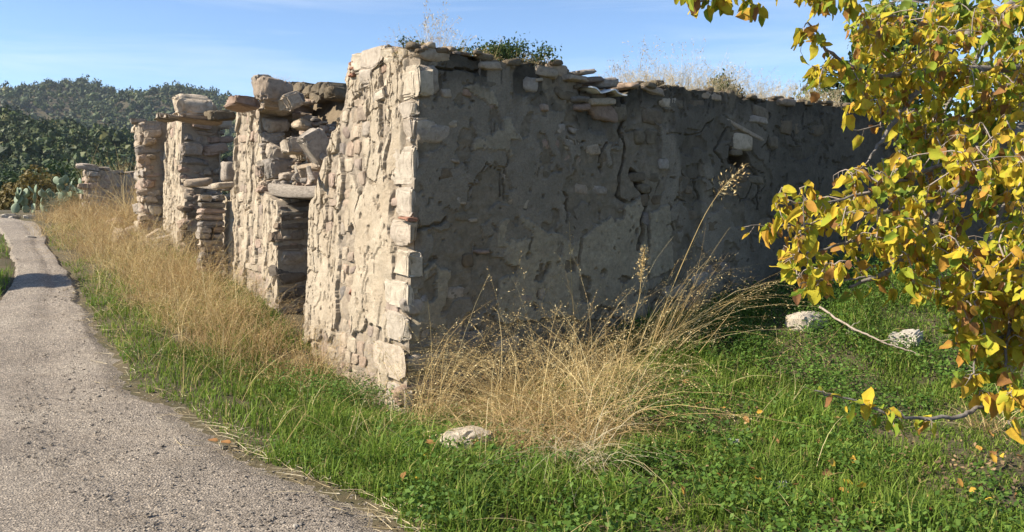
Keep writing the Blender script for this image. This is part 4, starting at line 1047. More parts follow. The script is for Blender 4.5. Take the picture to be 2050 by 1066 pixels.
# --- dry grass: named clumps
def clump(label, u, v, n_, hmin, hmax, spread, base_r, M_, group=None, seed=1, P=None, **kw):
    c = P if P is not None else ground(u, v); r_ = np.random.default_rng(seed)
    V, T = tuft_mesh(c, n_, hmin, hmax, spread, base_r, r_, **kw)
    return tag(obj('dry_grass_clump', mesh_np('dry_grass_clump', V - c, T, M_), loc=tuple(c)), label, 'dry grass', group)
clump('biggest golden dry grass clump in front of the shaded wall', 1130, 850, 900, .3, 1.35, .75, .6, M_straw, seed=2, pan=.5, droop=(.2, 1.4), w=.0045, pan_len=.016)
clump('ragged bent straw spreading left of the biggest clump', 1010, 850, 460, .25, 1.0, .8, .4, M_strawb, seed=17, pan=.3, droop=(.3, 1.5), lean=(-.25, -.1), w=.0042, pan_len=.016)
clump('loose upright stalks scattered between the clump and the wall', 1120, 790, 210, .6, 1.6, .42, .65, M_straw, seed=18, pan=.7, droop=(.2, .9), w=.004, pan_len=.018)
clump('golden drooping clump right behind the biggest dry clump', 1225, 770, 420, .35, 1.1, .6, .4, M_straw, seed=3, pan=.6, droop=(.5, 1.6), w=.004, pan_len=.015)
clump('brown matted dry grass at the foot of the biggest clump', 1070, 890, 1300, .2, .75, 1.0, .5, M_strawb, seed=4, droop=(.5, 1.3), w=.0035)
clump('pale stalks sprawling forward from the biggest clump into green grass', 1140, 930, 260, .35, .9, .8, .26, M_strawp, seed=14, lean=(.05, -.75), droop=(.3, 1.0), w=.0045)
clump('dry grass with feathery heads rising beside the wall corner', 850, 868, 80, .6, 1.45, .3, .16, M_straw, seed=5, pan=.7, lean=(.08, 0), w=.0045, pan_len=.016)
clump('thin golden stalks leaning right in front of the shaded wall', 1300, 720, 110, .7, 1.5, .30, .2, M_straw, seed=6, pan=.6, lean=(.30, .0), droop=(.1, .6), w=.0042, pan_len=.016)
clump('straw stalks arching far right over the green herbs', 1330, 700, 38, .9, 1.6, .32, .25, M_straw, seed=7, pan=.8, lean=(.6, .0), droop=(.5, 1.0), w=.0045, pan_len=.018)
clump('arching stalks with drooping heads leaning left before the wall', 1030, 815, 90, .8, 1.5, .26, .22, M_straw, seed=8, pan=.8, lean=(-.40, 0), droop=(.5, 1.1), w=.0045, pan_len=.017)
clump('dry straw tuft at the right edge below the yellow tree', 1975, 860, 120, .2, .55, .8, .12, M_straw, seed=9, lean=(-.3, -.2), w=.004)
clump('tall dry grass standing in the near doorway', 590, 690, 50, .3, .8, .35, .2, M_strawb, seed=10, w=.004, pan=.3)
rk = ranks([-q for q in (650, 560, 480, 420, 360, 310, 270, 220, 180, 345, 400, 470, 130, 240)])
for i, (u, v, n_, hm) in enumerate([(650, 775, 120, .45), (545, 755, 200, .5), (460, 700, 280, .6), (400, 650, 330, .7), (345, 610, 330, .85), (310, 560, 300, .9), (270, 540, 260, .85), (220, 520, 240, .8), (180, 495, 200, .7), (330, 570, 260, .8), (385, 590, 200, .6), (450, 645, 180, .5), (130, 470, 170, .6), (240, 500, 200, .7)]):
    clump('tall tan dry grass at the foot of the sunlit wall, %s tuft from the corner' % rk[i], u, v, int(n_ * 1.6), .25, hm * 1.5, .42, .55, M_strawb if i % 3 else M_straw, 'dry tufts along the street wall', seed=20 + i, pan=.4, droop=(.2, .9), w=.0045, pan_len=.014)
rk = ranks([200, 235, 275, 170, 305, 255, 215, 140, 115, 150, 185, 225, 262])
for i, (u, v, n_, hm) in enumerate([(200, 440, 260, .9), (235, 425, 260, .9), (275, 420, 240, .9), (170, 450, 240, .7), (305, 460, 200, .9), (255, 455, 200, .7), (215, 465, 200, .6), (140, 445, 220, .6), (115, 440, 160, .5), (150, 430, 160, .6), (185, 424, 200, .55), (225, 418, 200, .6), (262, 414, 180, .6)]):
    clump('bush of dead straw stems among the fallen stones, %s from the left' % rk[i], u, v, int(n_ * 1.6), .25, hm * 1.45, .55, .5, M_strawb, 'dead stems before the far ruins', seed=50 + i, droop=(.1, .7), w=.007)
# dry stems standing behind the low far wall
rk = ranks([200, 235, 262, 280])
for i, (u, Y, n_) in enumerate([(200, 20.5, 160), (235, 20.2, 200), (262, 19.8, 220), (280, 17.0, 200)]):
    p = at(u, 400, Y); p[2] = gz(p[0], p[1])
    clump('tall straw stems behind the low far wall, %s from the left' % rk[i], 0, 0, n_, .8, 1.9, .35, .4, M_straw, 'stems behind the low far wall', seed=70 + i, P=p, droop=(.1, .6), w=.009)

# scattered single dry stalks among all grass
n_ = 9000
x = rg.uniform(-9, -.6, n_); y = 5 + 13 * rg.random(n_) ** .8
k = free(x, y) & (wall_dist(x, y)[0] > .05) & (x > np.interp(y, Rr[20:230, 1], Rr[20:230, 0]) + .12); x, y = x[k], y[k]
th = rg.random(len(x)) * 6.28; tl = np.abs(rg.normal(0, .55, len(x)))
v1, t1, C = stalks(np.stack([x, y, gz(x, y) - .02], 1), np.stack([np.cos(th) * np.sin(tl), np.sin(th) * np.sin(tl), np.cos(tl)], 1), .2 + .55 * rg.random(len(x)) ** 1.5, rg.uniform(.1, .9, len(x)), np.full(len(x), .0042), rg)
sel = rg.random(len(x)) < .3
x2 = rg.uniform(-1.2, 6, 1800); y2 = rg.uniform(3, 9.5, 1800); k = free(x2, y2) & (wall_dist(x2, y2)[1] > .05) & (fbm(x2 * .9, y2 * .9, 61, 3) > .5); x2, y2 = x2[k], y2[k]
th = rg.random(len(x2)) * 6.28; tl = np.abs(rg.normal(.9, .45, len(x2)))
v2, t2, C2 = stalks(np.stack([x2, y2, gz(x2, y2) + .01], 1), np.stack([np.cos(th) * np.sin(tl), np.sin(th) * np.sin(tl), np.abs(np.cos(tl))], 1), .12 + .4 * rg.random(len(x2)) ** 2, rg.uniform(.1, .7, len(x2)), np.full(len(x2), .0038), rg)
V, Fc = join([(v1, t1), panicle(C[sel], rg, 10, .35, .014, .035), (v2, t2)])
tag(obj('dry_grass', mesh_np('dry_grass', V, Fc, M_straw)), 'thin dry grass stems scattered through the green grass', 'dry grass', kind='stuff')
# straw lying along the road edge
i = rg.integers(20, 190, 700); j = rg.normal(0, .1, 700); x = RX[i, 0] + j; y = RY[i, 0] + rg.normal(0, .08, 700); th = rg.normal(2.2, .6, 700)
v1, t1, C = stalks(np.stack([x, y, gz(x, y) + .03], 1), np.stack([np.cos(th), np.sin(th), .03 + 0 * th], 1), .06 + .22 * rg.random(700) ** 2, rg.uniform(0, .1, 700), np.full(700, .004), rg, K=3)
tag(obj('straw_litter', mesh_np('straw_litter', v1, t1, M_strawp)), 'loose straw lying along the edge of the lane', 'straw', kind='stuff')

x = np.concatenate([rg.normal(g_[0], .26, 170) for g_ in (ground(1700, 930), ground(1780, 970), ground(1960, 940), ground(1640, 880))] + [rg.uniform(-.5, 3, 1300)]); y = np.concatenate([rg.normal(g_[1], .16, 170) for g_ in (ground(1700, 930), ground(1780, 970), ground(1960, 940), ground(1640, 880))] + [rg.uniform(3, 7, 1300)])
k = free(x, y); V, Fc = herbs(x[k], y[k], .015, .014, rg, np.full(k.sum(), .05))
tag(obj('leaf_litter', mesh_np('leaf_litter', V, Fc, M_litter)), 'brown crumbled leaf litter in the grass', 'leaf litter', kind='stuff')
# big single stalks with plume heads
def big_stalk(label, pts, Y0, Y1, w, seed, pan=60, pl=.02, sp=.06, top=.25):
    r_ = np.random.default_rng(seed); K = len(pts); g0 = ground(*pts[0])[1]; Y1 = g0 + (Y1 - Y0); Y0 = g0; C = np.array([at(u, v, Y0 + (Y1 - Y0) * i / (K - 1)) for i, (u, v) in enumerate(pts)])
    t = np.linspace(0, K - 1, 24); C = np.stack([np.interp(t, np.arange(K), C[:, k]) for k in range(3)], 1)
    for _ in range(2): C[1:-1] = (C[:-2] + 2 * C[1:-1] + C[2:]) / 4
    base = C[0].copy(); base[2] = gz(base[0], base[1]); C = np.concatenate([[base], C])
    m_ = 5; an = np.linspace(0, 6.283, m_, endpoint=False); rad = np.linspace(w, w * .35, len(C))
    V = C[:, None] + np.stack([np.cos(an), np.sin(an), 0 * an], 1)[None] * rad[:, None, None]
    f_ = [(i * m_ + j, i * m_ + (j + 1) % m_, (i + 1) * m_ + (j + 1) % m_, (i + 1) * m_ + j) for i in range(len(C) - 1) for j in range(m_)]
    f_ = np.array(f_); T = np.concatenate([f_[:, [0, 1, 2]], f_[:, [0, 2, 3]]])
    V, T = join([(V.reshape(-1, 3), T), panicle(C[None], r_, pan, top, pl, sp)])
    return tag(obj('grass_stalk', mesh_np('grass_stalk', V - base, T, M_straw), loc=tuple(base)), label, 'grass stalk')
big_stalk('tallest dry stalk with a feathery plume reaching up before the shaded wall', [(1290, 740), (1320, 640), (1365, 530), (1410, 430), (1450, 370), (1485, 338)], 6.6, 6.7, .0045, 1, 110, .035, .08, .28)
big_stalk('stalk with a thick woolly golden head below the wall crack', [(1240, 760), (1262, 660), (1280, 600), (1285, 540), (1290, 500)], 6.5, 6.6, .004, 2, 260, .024, .05, .35)
big_stalk('slender dry stalk bending left with a thin nodding head', [(1160, 720), (1150, 620), (1140, 500), (1120, 430), (1092, 384)], 6.4, 6.4, .003, 3, 26, .016, .02, .3)
big_stalk('stalk with bright spikelets standing before the pale patch', [(1150, 740), (1148, 640), (1143, 540), (1140, 445)], 6.4, 6.4, .003, 4, 50, .02, .05, .35)
big_stalk('long stalk slanting right beside the tallest plume', [(1300, 700), (1330, 600), (1370, 520), (1400, 465)], 6.7, 6.9, .003, 5, 40, .018, .04, .3)
big_stalk('straw cane leaning right low over the grass', [(1380, 730), (1420, 680), (1470, 618)], 6.3, 6.4, .005, 6, 3, .01, .01, .2)
big_stalk('thin arched stalk lying low across the green grass', [(1345, 790), (1390, 825), (1450, 840), (1565, 848)], 5.6, 5.1, .004, 7, 3, .01, .01, .1)

# --- growth on the wall heads
def topgrass(label, su, n_, hmin, hmax, spread, M_, pan, seed, r=.25, ins=.25, **kw):
    s0, z0 = Sp(*su); c = S3(s0, z0, -ins); return clump(label, 0, 0, n_, hmin, hmax, spread, r, M_, 'dry grass on the wall head', seed=seed, P=c, pan=pan, **kw)
lab = 'dry grass tuft growing on the head of the shaded wall'
for i, (u, v, n_, hm) in enumerate([(870, 100, 60, .32), (905, 104, 60, .42), (1000, 122, 60, .28), (1060, 128, 50, .26), (1110, 132, 30, .18), (1290, 172, 70, .3), (1340, 172, 90, .4), (1385, 180, 90, .45), (1430, 186, 90, .5), (1475, 188, 100, .5), (1530, 198, 100, .5), (1580, 200, 90, .4), (1630, 204, 80, .4), (1680, 208, 60, .4)]):
    topgrass('dry grass tuft on the head of the shaded wall, %s from the corner' % ORD[i], (u, v), int(n_ * (1.2 if i < 5 else 2.2)), .06, hm, .4, M_strawp if i > 4 else M_straw, .5, 90 + i, w=.0034, droop=(.1, .7), pan_len=.014)
rk = ranks([905, 1275, 1390, 1430, 1470, 1310, 1500, 880, 1345])
for i, (u, v, hm) in enumerate([(905, 100, .55), (1275, 172, .40), (1390, 180, .7), (1430, 186, .85), (1470, 188, .65), (1310, 172, .75), (1500, 200, .6), (880, 98, .45), (1345, 174, .8)]):
    topgrass('tall feathery stems rising above the shaded wall, %s from the corner' % rk[i], (u, v), 6, hm * .6, hm, .14, M_strawp, 1, 120 + i, r=.1, w=.003, pan_len=.02, pan_spread=.05, droop=(.05, .4))
topgrass('short dry grass right above the wall corner', (840, 100), 16, .05, .16, .5, M_straw, 0, 140, r=.15, w=.003)
for i, (u, v, Y) in enumerate([(590, 178, 9.8), (560, 160, 9.6), (620, 200, 9.9), (590, 350, 9.2), (432, 225, 12.3)]):
    clump('small straw tuft on the broken street wall ' + ('right of the big rounded boulder', 'behind the big rounded boulder', 'on the rubble of the gap', 'just above the near lintel', 'on the far pier')[i], 0, 0, 40, .06, .22, .6, .14, M_straw, 'tufts on the broken street wall', seed=150 + i, P=(atw(u, v, .5) if i < 4 else at(u, v, Y)), w=.003)

def shrub(name, label, c, rx, ry, rz, n_, leaf, M_, seed, cat='shrub', stems=5, sparse=.3):
    r_ = np.random.default_rng(seed); root = thing(name, label, cat, tuple(c))
    nb = max(6, n_ // 160); cc = r_.normal(0, .45, (nb, 3)); cc = cc / np.maximum(1, np.linalg.norm(cc, axis=1, keepdims=True)); cc[:, 2] = cc[:, 2] * .5 + .55
    k = r_.integers(0, nb, n_); p = cc[k] + r_.normal(0, .17, (n_, 3)); p = p * [rx, ry, rz]
    d = r_.normal(size=(n_, 3)) + [0, 0, .3]; d /= np.linalg.norm(d, axis=1, keepdims=True); s_ = np.cross(d, r_.normal(size=(n_, 3))); s_ /= np.linalg.norm(s_, axis=1, keepdims=True)
    l_ = leaf * r_.uniform(.6, 1.4, (n_, 1))
    V = np.stack([p, p + d * l_ * .5 + s_ * l_ * .28, p + d * l_, p + d * l_ * .5 - s_ * l_ * .28], 1).reshape(-1, 3); i = np.arange(n_)[:, None] * 4
    obj('foliage', mesh_np('foliage', V, np.concatenate([i + [0, 1, 2], i + [0, 2, 3]], 1).reshape(-1, 3), M_), root)
    D = cc * [rx, ry, rz]; L_ = np.linalg.norm(D, axis=1)
    v, t, C = stalks(np.zeros((nb, 3)), D / L_[:, None], L_ * 1.1, np.full(nb, .1), np.full(nb, max(.006, rz * .03)), r_)
    obj('stem', mesh_np('stem', v, t, M_bark), root)
    return root
s0, z0 = Sp(1045, 128); shrub('shrub', 'dark green leafy shrub growing on top of the shaded wall', S3(s0, z0 - .02, -.3), .42, .3, .26, 3200, .028, M_shrub, 1)
s0, z0 = Sp(1115, 130); shrub('shrub', 'small green shrub at the right end of the wall top shrub', S3(s0, z0 - .02, -.3), .16, .2, .14, 500, .025, M_shrub, 2)
s0, z0 = Sp(945, 118); shrub('shrub', 'small sprig of green left of the wall top shrub', S3(s0, z0 - .02, -.3), .08, .1, .15, 250, .022, M_shrub, 3)
s0, z0 = Sp(845, 100); shrub('shrub', 'tiny green plant above the wall corner', S3(s0, z0 - .02, -.25), .16, .12, .13, 420, .022, M_shrub, 4)
s0, z0 = Sp(1500, 198); shrub('shrub', 'spiky olive green bush amid dry grass on the right wall head', S3(s0, z0 - .03, -.35), .24, .24, .34, 1500, .04, M_shrub, 5)

# ------------------------------------------------------------------ prickly pear
c0 = ground(95, 432); c0[1] += 3.2; c0 = np.array([at(100, 425, 20.6)[0], 20.6, 0]); c0[2] = gz(c0[0], c0[1]) - .05
cac = thing('prickly_pear', 'grey green prickly pear cactus at the far end of the lane', 'cactus', tuple(c0))
v, f = ICO[2]; pads = []
for k in range(5):
    o_ = np.random.default_rng(k); q = v * [.5, .085, .5]; q[:, 0] *= 1 - .25 * np.clip(-q[:, 2] * 2, 0, 1); q[:, 1] += .03 * np.sin(q[:, 0] * 5 + k); q[:, 2] += .5
    pads.append(mesh_np('pad', q, f, M_pad, True))
rc = random.Random(4)
def add_pad(P, R, size, depth):
    m4 = (R @ Matrix.Diagonal((size * rc.uniform(.62, .8), size, size))).to_4x4(); m4.translation = P; o = obj('pad', rc.choice(pads), cac, mat4=m4)
    if depth > 0:
        for _ in range(rc.choice((1, 2, 2, 3))):
            a = rc.uniform(-1.1, 1.1); top = P + R @ Vector((math.sin(a) * size * .32, 0, size * (.52 + .42 * math.cos(a))))
            add_pad(top, R @ Matrix.Rotation(a * .7, 3, 'Y') @ Matrix.Rotation(rc.uniform(-.9, .9), 3, 'Z') @ Matrix.Rotation(rc.gauss(0, .3), 3, 'X'), size * rc.uniform(.78, .95), depth - 1)
for bx, by, dp, sz in [(-.75 + .17 * k, rc.uniform(-.5, .5), rc.choice((2, 2, 3)), rc.uniform(.24, .33)) for k in range(13)]:
    add_pad(Vector((bx, by, 0)), Matrix.Rotation(rc.uniform(-.6, .6), 3, 'Z') @ Matrix.Rotation(rc.gauss(0, .25), 3, 'Y') @ Matrix.Rotation(rc.gauss(0, .2), 3, 'X'), sz, dp)

# ------------------------------------------------------------------ hills and woods
def hill(name, label, Y0, Yr, Y1, px, py, nx, ny, seed, base=-14, drop=6):
    X0, X1 = (-900 - 1025) / F * Yr, (1500 - 1025) / F * Yr
    xs = np.linspace(X0, X1, nx)[None]; ys = np.linspace(Y0, Y1, ny)[:, None]
    rz_ = np.interp(xs / Yr * F + 1025, px, [(390 - p) / F * Yr + 1.7 for p in py]) - drop
    f_ = np.where(ys < Yr, ss(Y0, Yr, ys) * .65 + .35 * np.clip((ys - Y0) / (Yr - Y0), 0, 1), 1 - .6 * ss(Yr, Y1, ys))
    sc_n = Yr * .16
    nz = (fbm(xs / sc_n, ys / sc_n, seed, 4) - .5) * 2
    Zh = base + (rz_ - base) * f_ + nz * (rz_ - base) * .16 * (1 - .75 * np.exp(-((ys - Yr) / (Yr * .09)) ** 2))
    X = np.repeat(xs, ny, 0); Yg = np.repeat(ys, nx, 1)
    tag(obj(name, mesh_np(name, np.stack([X, Yg, Zh], -1).reshape(-1, 3), grid_faces(ny, nx), M_ground, True)), label, kind='structure')
    def zf(x, y):
        i = np.clip((x - X0) / (X1 - X0) * (nx - 1), 0, nx - 1.001); j = np.clip((y - Y0) / (Y1 - Y0) * (ny - 1), 0, ny - 1.001); i0, j0 = i.astype(int), j.astype(int)
        a, b_ = i - i0, j - j0
        return Zh[j0, i0] * (1 - a) * (1 - b_) + Zh[j0, i0 + 1] * a * (1 - b_) + Zh[j0 + 1, i0] * (1 - a) * b_ + Zh[j0 + 1, i0 + 1] * a * b_
    return zf
far_z = hill('hill', 'far wooded ridge under the sky', 480, 900, 1500, [-900, -300, 0, 60, 150, 240, 280, 320, 360, 420, 490, 600, 760, 1100, 1500], [240, 205, 184, 174, 155, 172, 192, 184, 167, 178, 199, 212, 227, 260, 300], 130, 70, 3, drop=11)
near_z = hill('hill', 'nearer wooded slope below the far ridge', 75, 270, 430, [-900, -300, 0, 70, 140, 230, 300, 380, 480, 700, 1100, 1500], [170, 180, 203, 208, 222, 238, 246, 262, 285, 320, 350, 360], 110, 60, 8, base=-9, drop=10)
def crown_t(seed, q, tri):
    """an uneven crown: leaf tufts gathered round sub-clumps over a small ragged core"""
    r_ = np.random.default_rng(seed); v, f = ICO[0]; p = v * (1 + .6 * (r_.random((len(v), 1)) - .5)) * .55
    nb = 11; cb = r_.normal(size=(nb, 3)); cb[:, 2] = np.abs(cb[:, 2]) * 1.1 - .35; cb /= np.linalg.norm(cb, axis=1, keepdims=True); cb *= r_.uniform(.35, .85, (nb, 1)); rb = r_.uniform(.28, .5, nb)
    k = r_.integers(0, nb, q); d = r_.normal(size=(q, 3)); d[:, 2] += .25; d /= np.linalg.norm(d, axis=1, keepdims=True)
    c = cb[k] + d * (rb[k] * r_.uniform(.75, 1.05, q))[:, None]
    a = np.cross(d, r_.normal(size=(q, 3))); a /= np.linalg.norm(a, axis=1, keepdims=True); nn = d + r_.normal(0, .35, (q, 3)); b_ = np.cross(nn, a); b_ /= np.linalg.norm(b_, axis=1, keepdims=True)
    s_ = r_.uniform(*tri, (q, 1)); V = np.stack([c - a * s_ - b_ * s_ * .5, c + b_ * s_, c + a * s_ - b_ * s_ * .5], 1).reshape(-1, 3)
    return join([(p, f), (V, np.arange(3 * q).reshape(-1, 3))])
def forest(name, label, zf, Y0, Y1, n_, size, seed, px0=-260, px1=900, q=36, tri=(.14, .34)):
    r_ = np.random.default_rng(seed); parts = []
    y = np.sqrt(r_.uniform(Y0 ** 2, Y1 ** 2, n_)); u = r_.uniform(px0, px1, n_); x = (u - 1025) / F * y; z = zf(x, y)
    for k in range(6):
        m_ = np.arange(n_) % 6 == k; v, f_ = crown_t(seed * 10 + k, q, tri); c = m_.sum()
        s = size * r_.gamma(7, 1 / 7., c); tall = r_.uniform(.8, 1.35, c)
        parts.append(scatter_mesh(v, f_, np.stack([x[m_], y[m_], z[m_] + s * tall * .7], 1), np.stack([s, s, s * tall], 1), r_.random(c) * 6.28))
    V, Fc = join(parts); print(name, len(Fc))
    return tag(obj(name, mesh_np(name, V, Fc, M_forest, False)), label, 'forest', kind='stuff')
forest('forest', 'dark green forest covering the far ridge', far_z, 500, 960, 4000, 3.6, 1, px0=-100, px1=660, q=32, tri=(.12, .25))
forest('forest', 'mid green forest on the upper part of the nearer slope', near_z, 165, 300, 3300, 2.0, 2, px0=-100, px1=500, q=54, tri=(.09, .19))
forest('forest', 'mid green bushy wood on the lower part of the nearer slope', near_z, 80, 170, 1050, 1.7, 3, px0=-90, px1=400, q=220, tri=(.045, .10))
def tree(name, label, u, Y, top_v, rx, M_, n_, leaf, seed, group=None, base=None, cat='tree'):
    p = at(u, top_v, Y); top = p[2]; zb = float(gz(p[0], p[1])) if base is None else base; c = np.array([p[0], p[1], zb]); H = top - zb
    r_ = np.random.default_rng(seed); root = thing(name, label, cat, tuple(c), group)
    nb = 26; d = r_.normal(size=(nb, 3)); d /= np.linalg.norm(d, axis=1, keepdims=True); cc = d * r_.uniform(.35, .85, (nb, 1)) * [rx, rx, H * .36] + [0, 0, H * .58]
    k = r_.integers(0, nb, n_); e = r_.normal(size=(n_, 3)); e /= np.linalg.norm(e, axis=1, keepdims=True)
    pp = cc[k] + e * r_.uniform(.5, 1, (n_, 1)) ** .5 * [rx * .36, rx * .36, H * .15]; pp[:, 2] = np.minimum(pp[:, 2], H)
    a = np.cross(e, r_.normal(size=(n_, 3))); a /= np.linalg.norm(a, axis=1, keepdims=True); nn = e + r_.normal(0, .6, (n_, 3)); b_ = np.cross(nn, a); b_ /= np.linalg.norm(b_, axis=1, keepdims=True); l_ = leaf * r_.uniform(.6, 1.4, (n_, 1))
    V = np.stack([pp - a * l_, pp + b_ * l_ * .7, pp + a * l_, pp - b_ * l_ * .7], 1).reshape(-1, 3); i = np.arange(n_)[:, None] * 4
    obj('crown', mesh_np('crown', V, np.concatenate([i + [0, 1, 2], i + [0, 2, 3]], 1).reshape(-1, 3), M_), root)
    me = limb_mesh('trunk', [(np.array([[0, 0, -.3], [.02 * H, 0, H * .3], [0, .02 * H, H * .75]]), H * .022, H * .008)] + [(np.array([[0.01 * H, 0, H * .3], cc[j] * .6 + [0, 0, H * .14], cc[j]]), H * .009, H * .003) for j in range(8)], M_bark)
    obj('trunk', me, root); return root
def limb_mesh(name, limbs, material, sides=6, sub=9, jit=0.0, seed=0):
    parts = []; r_ = np.random.default_rng(seed)
    for C, r0, r1 in limbs:
        C = np.asarray(C, float); K = len(C); t = np.linspace(0, K - 1, sub * (K - 1) + 1); D = np.stack([np.interp(t, np.arange(K), C[:, k]) for k in range(3)], 1)
        for _ in range(3): D[1:-1] = (D[:-2] + 2 * D[1:-1] + D[2:]) / 4
        if jit: D[1:-1] += r_.normal(0, jit, D[1:-1].shape)
        T = np.gradient(D, axis=0); T /= np.linalg.norm(T, axis=1, keepdims=True) + 1e-9
        a = np.cross(T, [0.31, .2, .93]); a /= np.linalg.norm(a, axis=1, keepdims=True) + 1e-9; b_ = np.cross(T, a)
        an = np.linspace(0, 6.2832, sides, endpoint=False); rad = np.linspace(r0, r1, len(D)) * (1 + .16 * (r_.random(len(D)) - .5))
        V = D[:, None] + (a[:, None] * np.cos(an)[None, :, None] + b_[:, None] * np.sin(an)[None, :, None]) * rad[:, None, None]
        i = np.arange(len(D) - 1)[:, None] * sides; j = np.arange(sides)[None]; j2 = (j + 1) % sides
        parts.append((V.reshape(-1, 3), np.stack([i + j, i + j2, i + sides + j2, i + sides + j], -1).reshape(-1, 4)))
    V, Fc = join(parts); return mesh_np(name, V, Fc, material, True)
tree('autumn_tree', 'ochre brown tree behind the prickly pear', 45, 44, 322, 1.9, M_autumn, 4200, .11, 1)
tree('autumn_tree', 'dull yellow green tree right of the ochre tree beyond the cactus', 118, 50, 332, 1.4, M_autumn, 2600, .11, 2)
for i, (u, Y, tv, rx) in enumerate([(-30, 58, 315, 2.6), (95, 66, 305, 2.6), (150, 60, 318, 2.2), (205, 72, 318, 2.4), (255, 64, 330, 2.0), (10, 76, 300, 3.0), (185, 90, 296, 3.0), (300, 80, 312, 2.6)]):
    tree('evergreen_tree', 'dark evergreen tree at the foot of the wooded slope, %s from the left' % ranks([-30, 95, 150, 205, 255, 10, 185, 300])[i], u, Y, tv, rx, M_pine, 2600, .17, 10 + i, 'evergreens at the foot of the slope')
tree('evergreen_tree', 'dark green tree rising behind the house at upper right', 1770, 15.5, -30, 1.5, M_pine, 9000, .05, 30)
# the tree left of the frame that shades the lane
shp = ground(85, 566); sh = np.array([SUN[0], SUN[1]]) / math.hypot(SUN[0], SUN[1]); L_ = 4.2 / math.tan(SUN_EL)
q = shp[:2] + sh * L_
r_ = thing('roadside_tree', 'leafy tree left of the lane casting its shadow across it', 'tree', (q[0], q[1], float(gz(*q))))
rr = np.random.default_rng(77); n_ = 3200; e = rr.normal(size=(n_, 3)); e /= np.linalg.norm(e, axis=1, keepdims=True); pp = e * rr.random((n_, 1)) ** .4 * [.8, .55, .75] + [0, 0, 4.2 - .35]
a = np.cross(e, rr.normal(size=(n_, 3))); a /= np.linalg.norm(a, axis=1, keepdims=True); b_ = np.cross(rr.normal(size=(n_, 3)), a); b_ /= np.linalg.norm(b_, axis=1, keepdims=True); l_ = .06
V = np.stack([pp - a * l_, pp + b_ * l_ * .7, pp + a * l_, pp - b_ * l_ * .7], 1).reshape(-1, 3); i = np.arange(n_)[:, None] * 4
obj('crown', mesh_np('crown', V, np.concatenate([i + [0, 1, 2], i + [0, 2, 3]], 1).reshape(-1, 3), M_shrub), r_)
obj('trunk', limb_mesh('trunk', [(np.array([[0, 0, -.3], [.05, .03, 1.6], [0, 0, 4.0]]), .08, .03)], M_bark), r_)

# ------------------------------------------------------------------ the yellow mulberry tree on the right
TB = np.array([3.75, 4.7, 0.0]); TB[2] = float(gz(TB[0], TB[1]))
mul = thing('mulberry_tree', 'autumn tree with yellow leaves hanging in from the right', 'tree', tuple(TB))
def path(pts): return np.array([at(u, v, Y) for u, v, Y in pts])
limbs = [  # (pixel path with depth, radius at start, at end)
    ([(2330, 330, 4.6), (2180, 200, 4.4), (2050, 250, 4.1), (1969, 324, 3.95), (1905, 392, 3.85), (1850, 480, 3.75), (1774, 551, 3.65), (1700, 575, 3.6)], .045, .006),
    ([(2330, 250, 4.8), (2180, 150, 4.7), (2049, 138, 4.5), (1843, 141, 4.2), (1753, 155, 4.0), (1674, 120, 3.9), (1617, 45, 3.8)], .035, .004),
    ([(2180, -60, 4.9), (2000, 20, 4.6), (1930, 75, 4.4), (1861, 150, 4.2), (1819, 206, 4.1), (1767, 277, 4.0), (1740, 320, 3.95)], .03, .006),
    ([(2330, -100, 4.9), (2050, -80, 4.3), (1700, -50, 3.8), (1500, -20, 3.6), (1380, 0, 3.5)], .03, .004),
    ([(2200, 700, 4.2), (2080, 770, 3.7), (1977, 810, 3.5), (1915, 835, 3.4), (1851, 840, 3.35), (1774, 826, 3.3), (1700, 800, 3.3), (1631, 782, 3.3)], .014, .003),
    ([(1905, 392, 3.85), (1800, 420, 3.8), (1690, 430, 3.7), (1600, 455, 3.6), (1500, 452, 3.55)], .012, .002),
    ([(1850, 480, 3.75), (1760, 470, 3.65), (1650, 500, 3.6), (1575, 520, 3.5)], .01, .003),
    ([(1969, 324, 3.95), (1870, 330, 3.9), (1760, 380, 3.8), (1660, 410, 3.7), (1560, 405, 3.6)], .012, .003),
    ([(2050, 250, 4.1), (2010, 420, 3.8), (1960, 520, 3.7), (1930, 600, 3.6), (1915, 690, 3.5)], .014, .003),
    ([(2180, 400, 4.2), (2080, 480, 3.8), (2030, 600, 3.6), (2010, 720, 3.5), (2020, 850, 3.4)], .014, .003),
    ([(2330, 520, 4.4), (2160, 560, 4.0), (2060, 640, 3.7), (1960, 700, 3.5), (1940, 760, 3.45)], .014, .003),
    ([(1774, 551, 3.65), (1700, 560, 3.6), (1640, 560, 3.5), (1600, 570, 3.5)], .006, .002),
    ([(2049, 138, 4.5), (1960, 220, 4.4), (1880, 260, 4.3), (1800, 250, 4.2), (1700, 260, 4.1)], .012, .003),
    ([(1930, 75, 4.4), (1840, 40, 4.4), (1760, 30, 4.3), (1690, 60, 4.2)], .012, .003),
    ([(2100, 20, 5.2), (1980, 80, 5.2), (1900, 200, 5.1), (1850, 320, 5.0)], .02, .005),
    ([(2100, -40, 5.4), (2000, 30, 5.6), (1830, -10, 5.6), (1760, 60, 5.5)], .02, .005),
]
LB = [(path(p) - TB, r0, r1) for p, r0, r1 in limbs]
trunk_top = LB[0][0][0]
obj('trunk', limb_mesh('trunk', [(np.array([[0, 0, -.2], [-.06, .03, .7], [.02, 0, 1.3], trunk_top * [.6, .6, 1]]), .12, .07), (np.array([[.0, 0, 1.25], trunk_top]), .07, .045), (np.array([[0, 0, 1.2], LB[1][0][0]]), .06, .035), (np.array([[0, 0, 1.2], LB[3][0][0]]), .06, .03), (np.array([[-.06, .03, .7], LB[4][0][0]]), .03, .014), (np.array([[0, 0, .9], LB[10][0][0]]), .04, .014), (np.array([[0, 0, 1.1], LB[9][0][0]]), .04, .014)], M_bark, sides=9, jit=.008), mul)
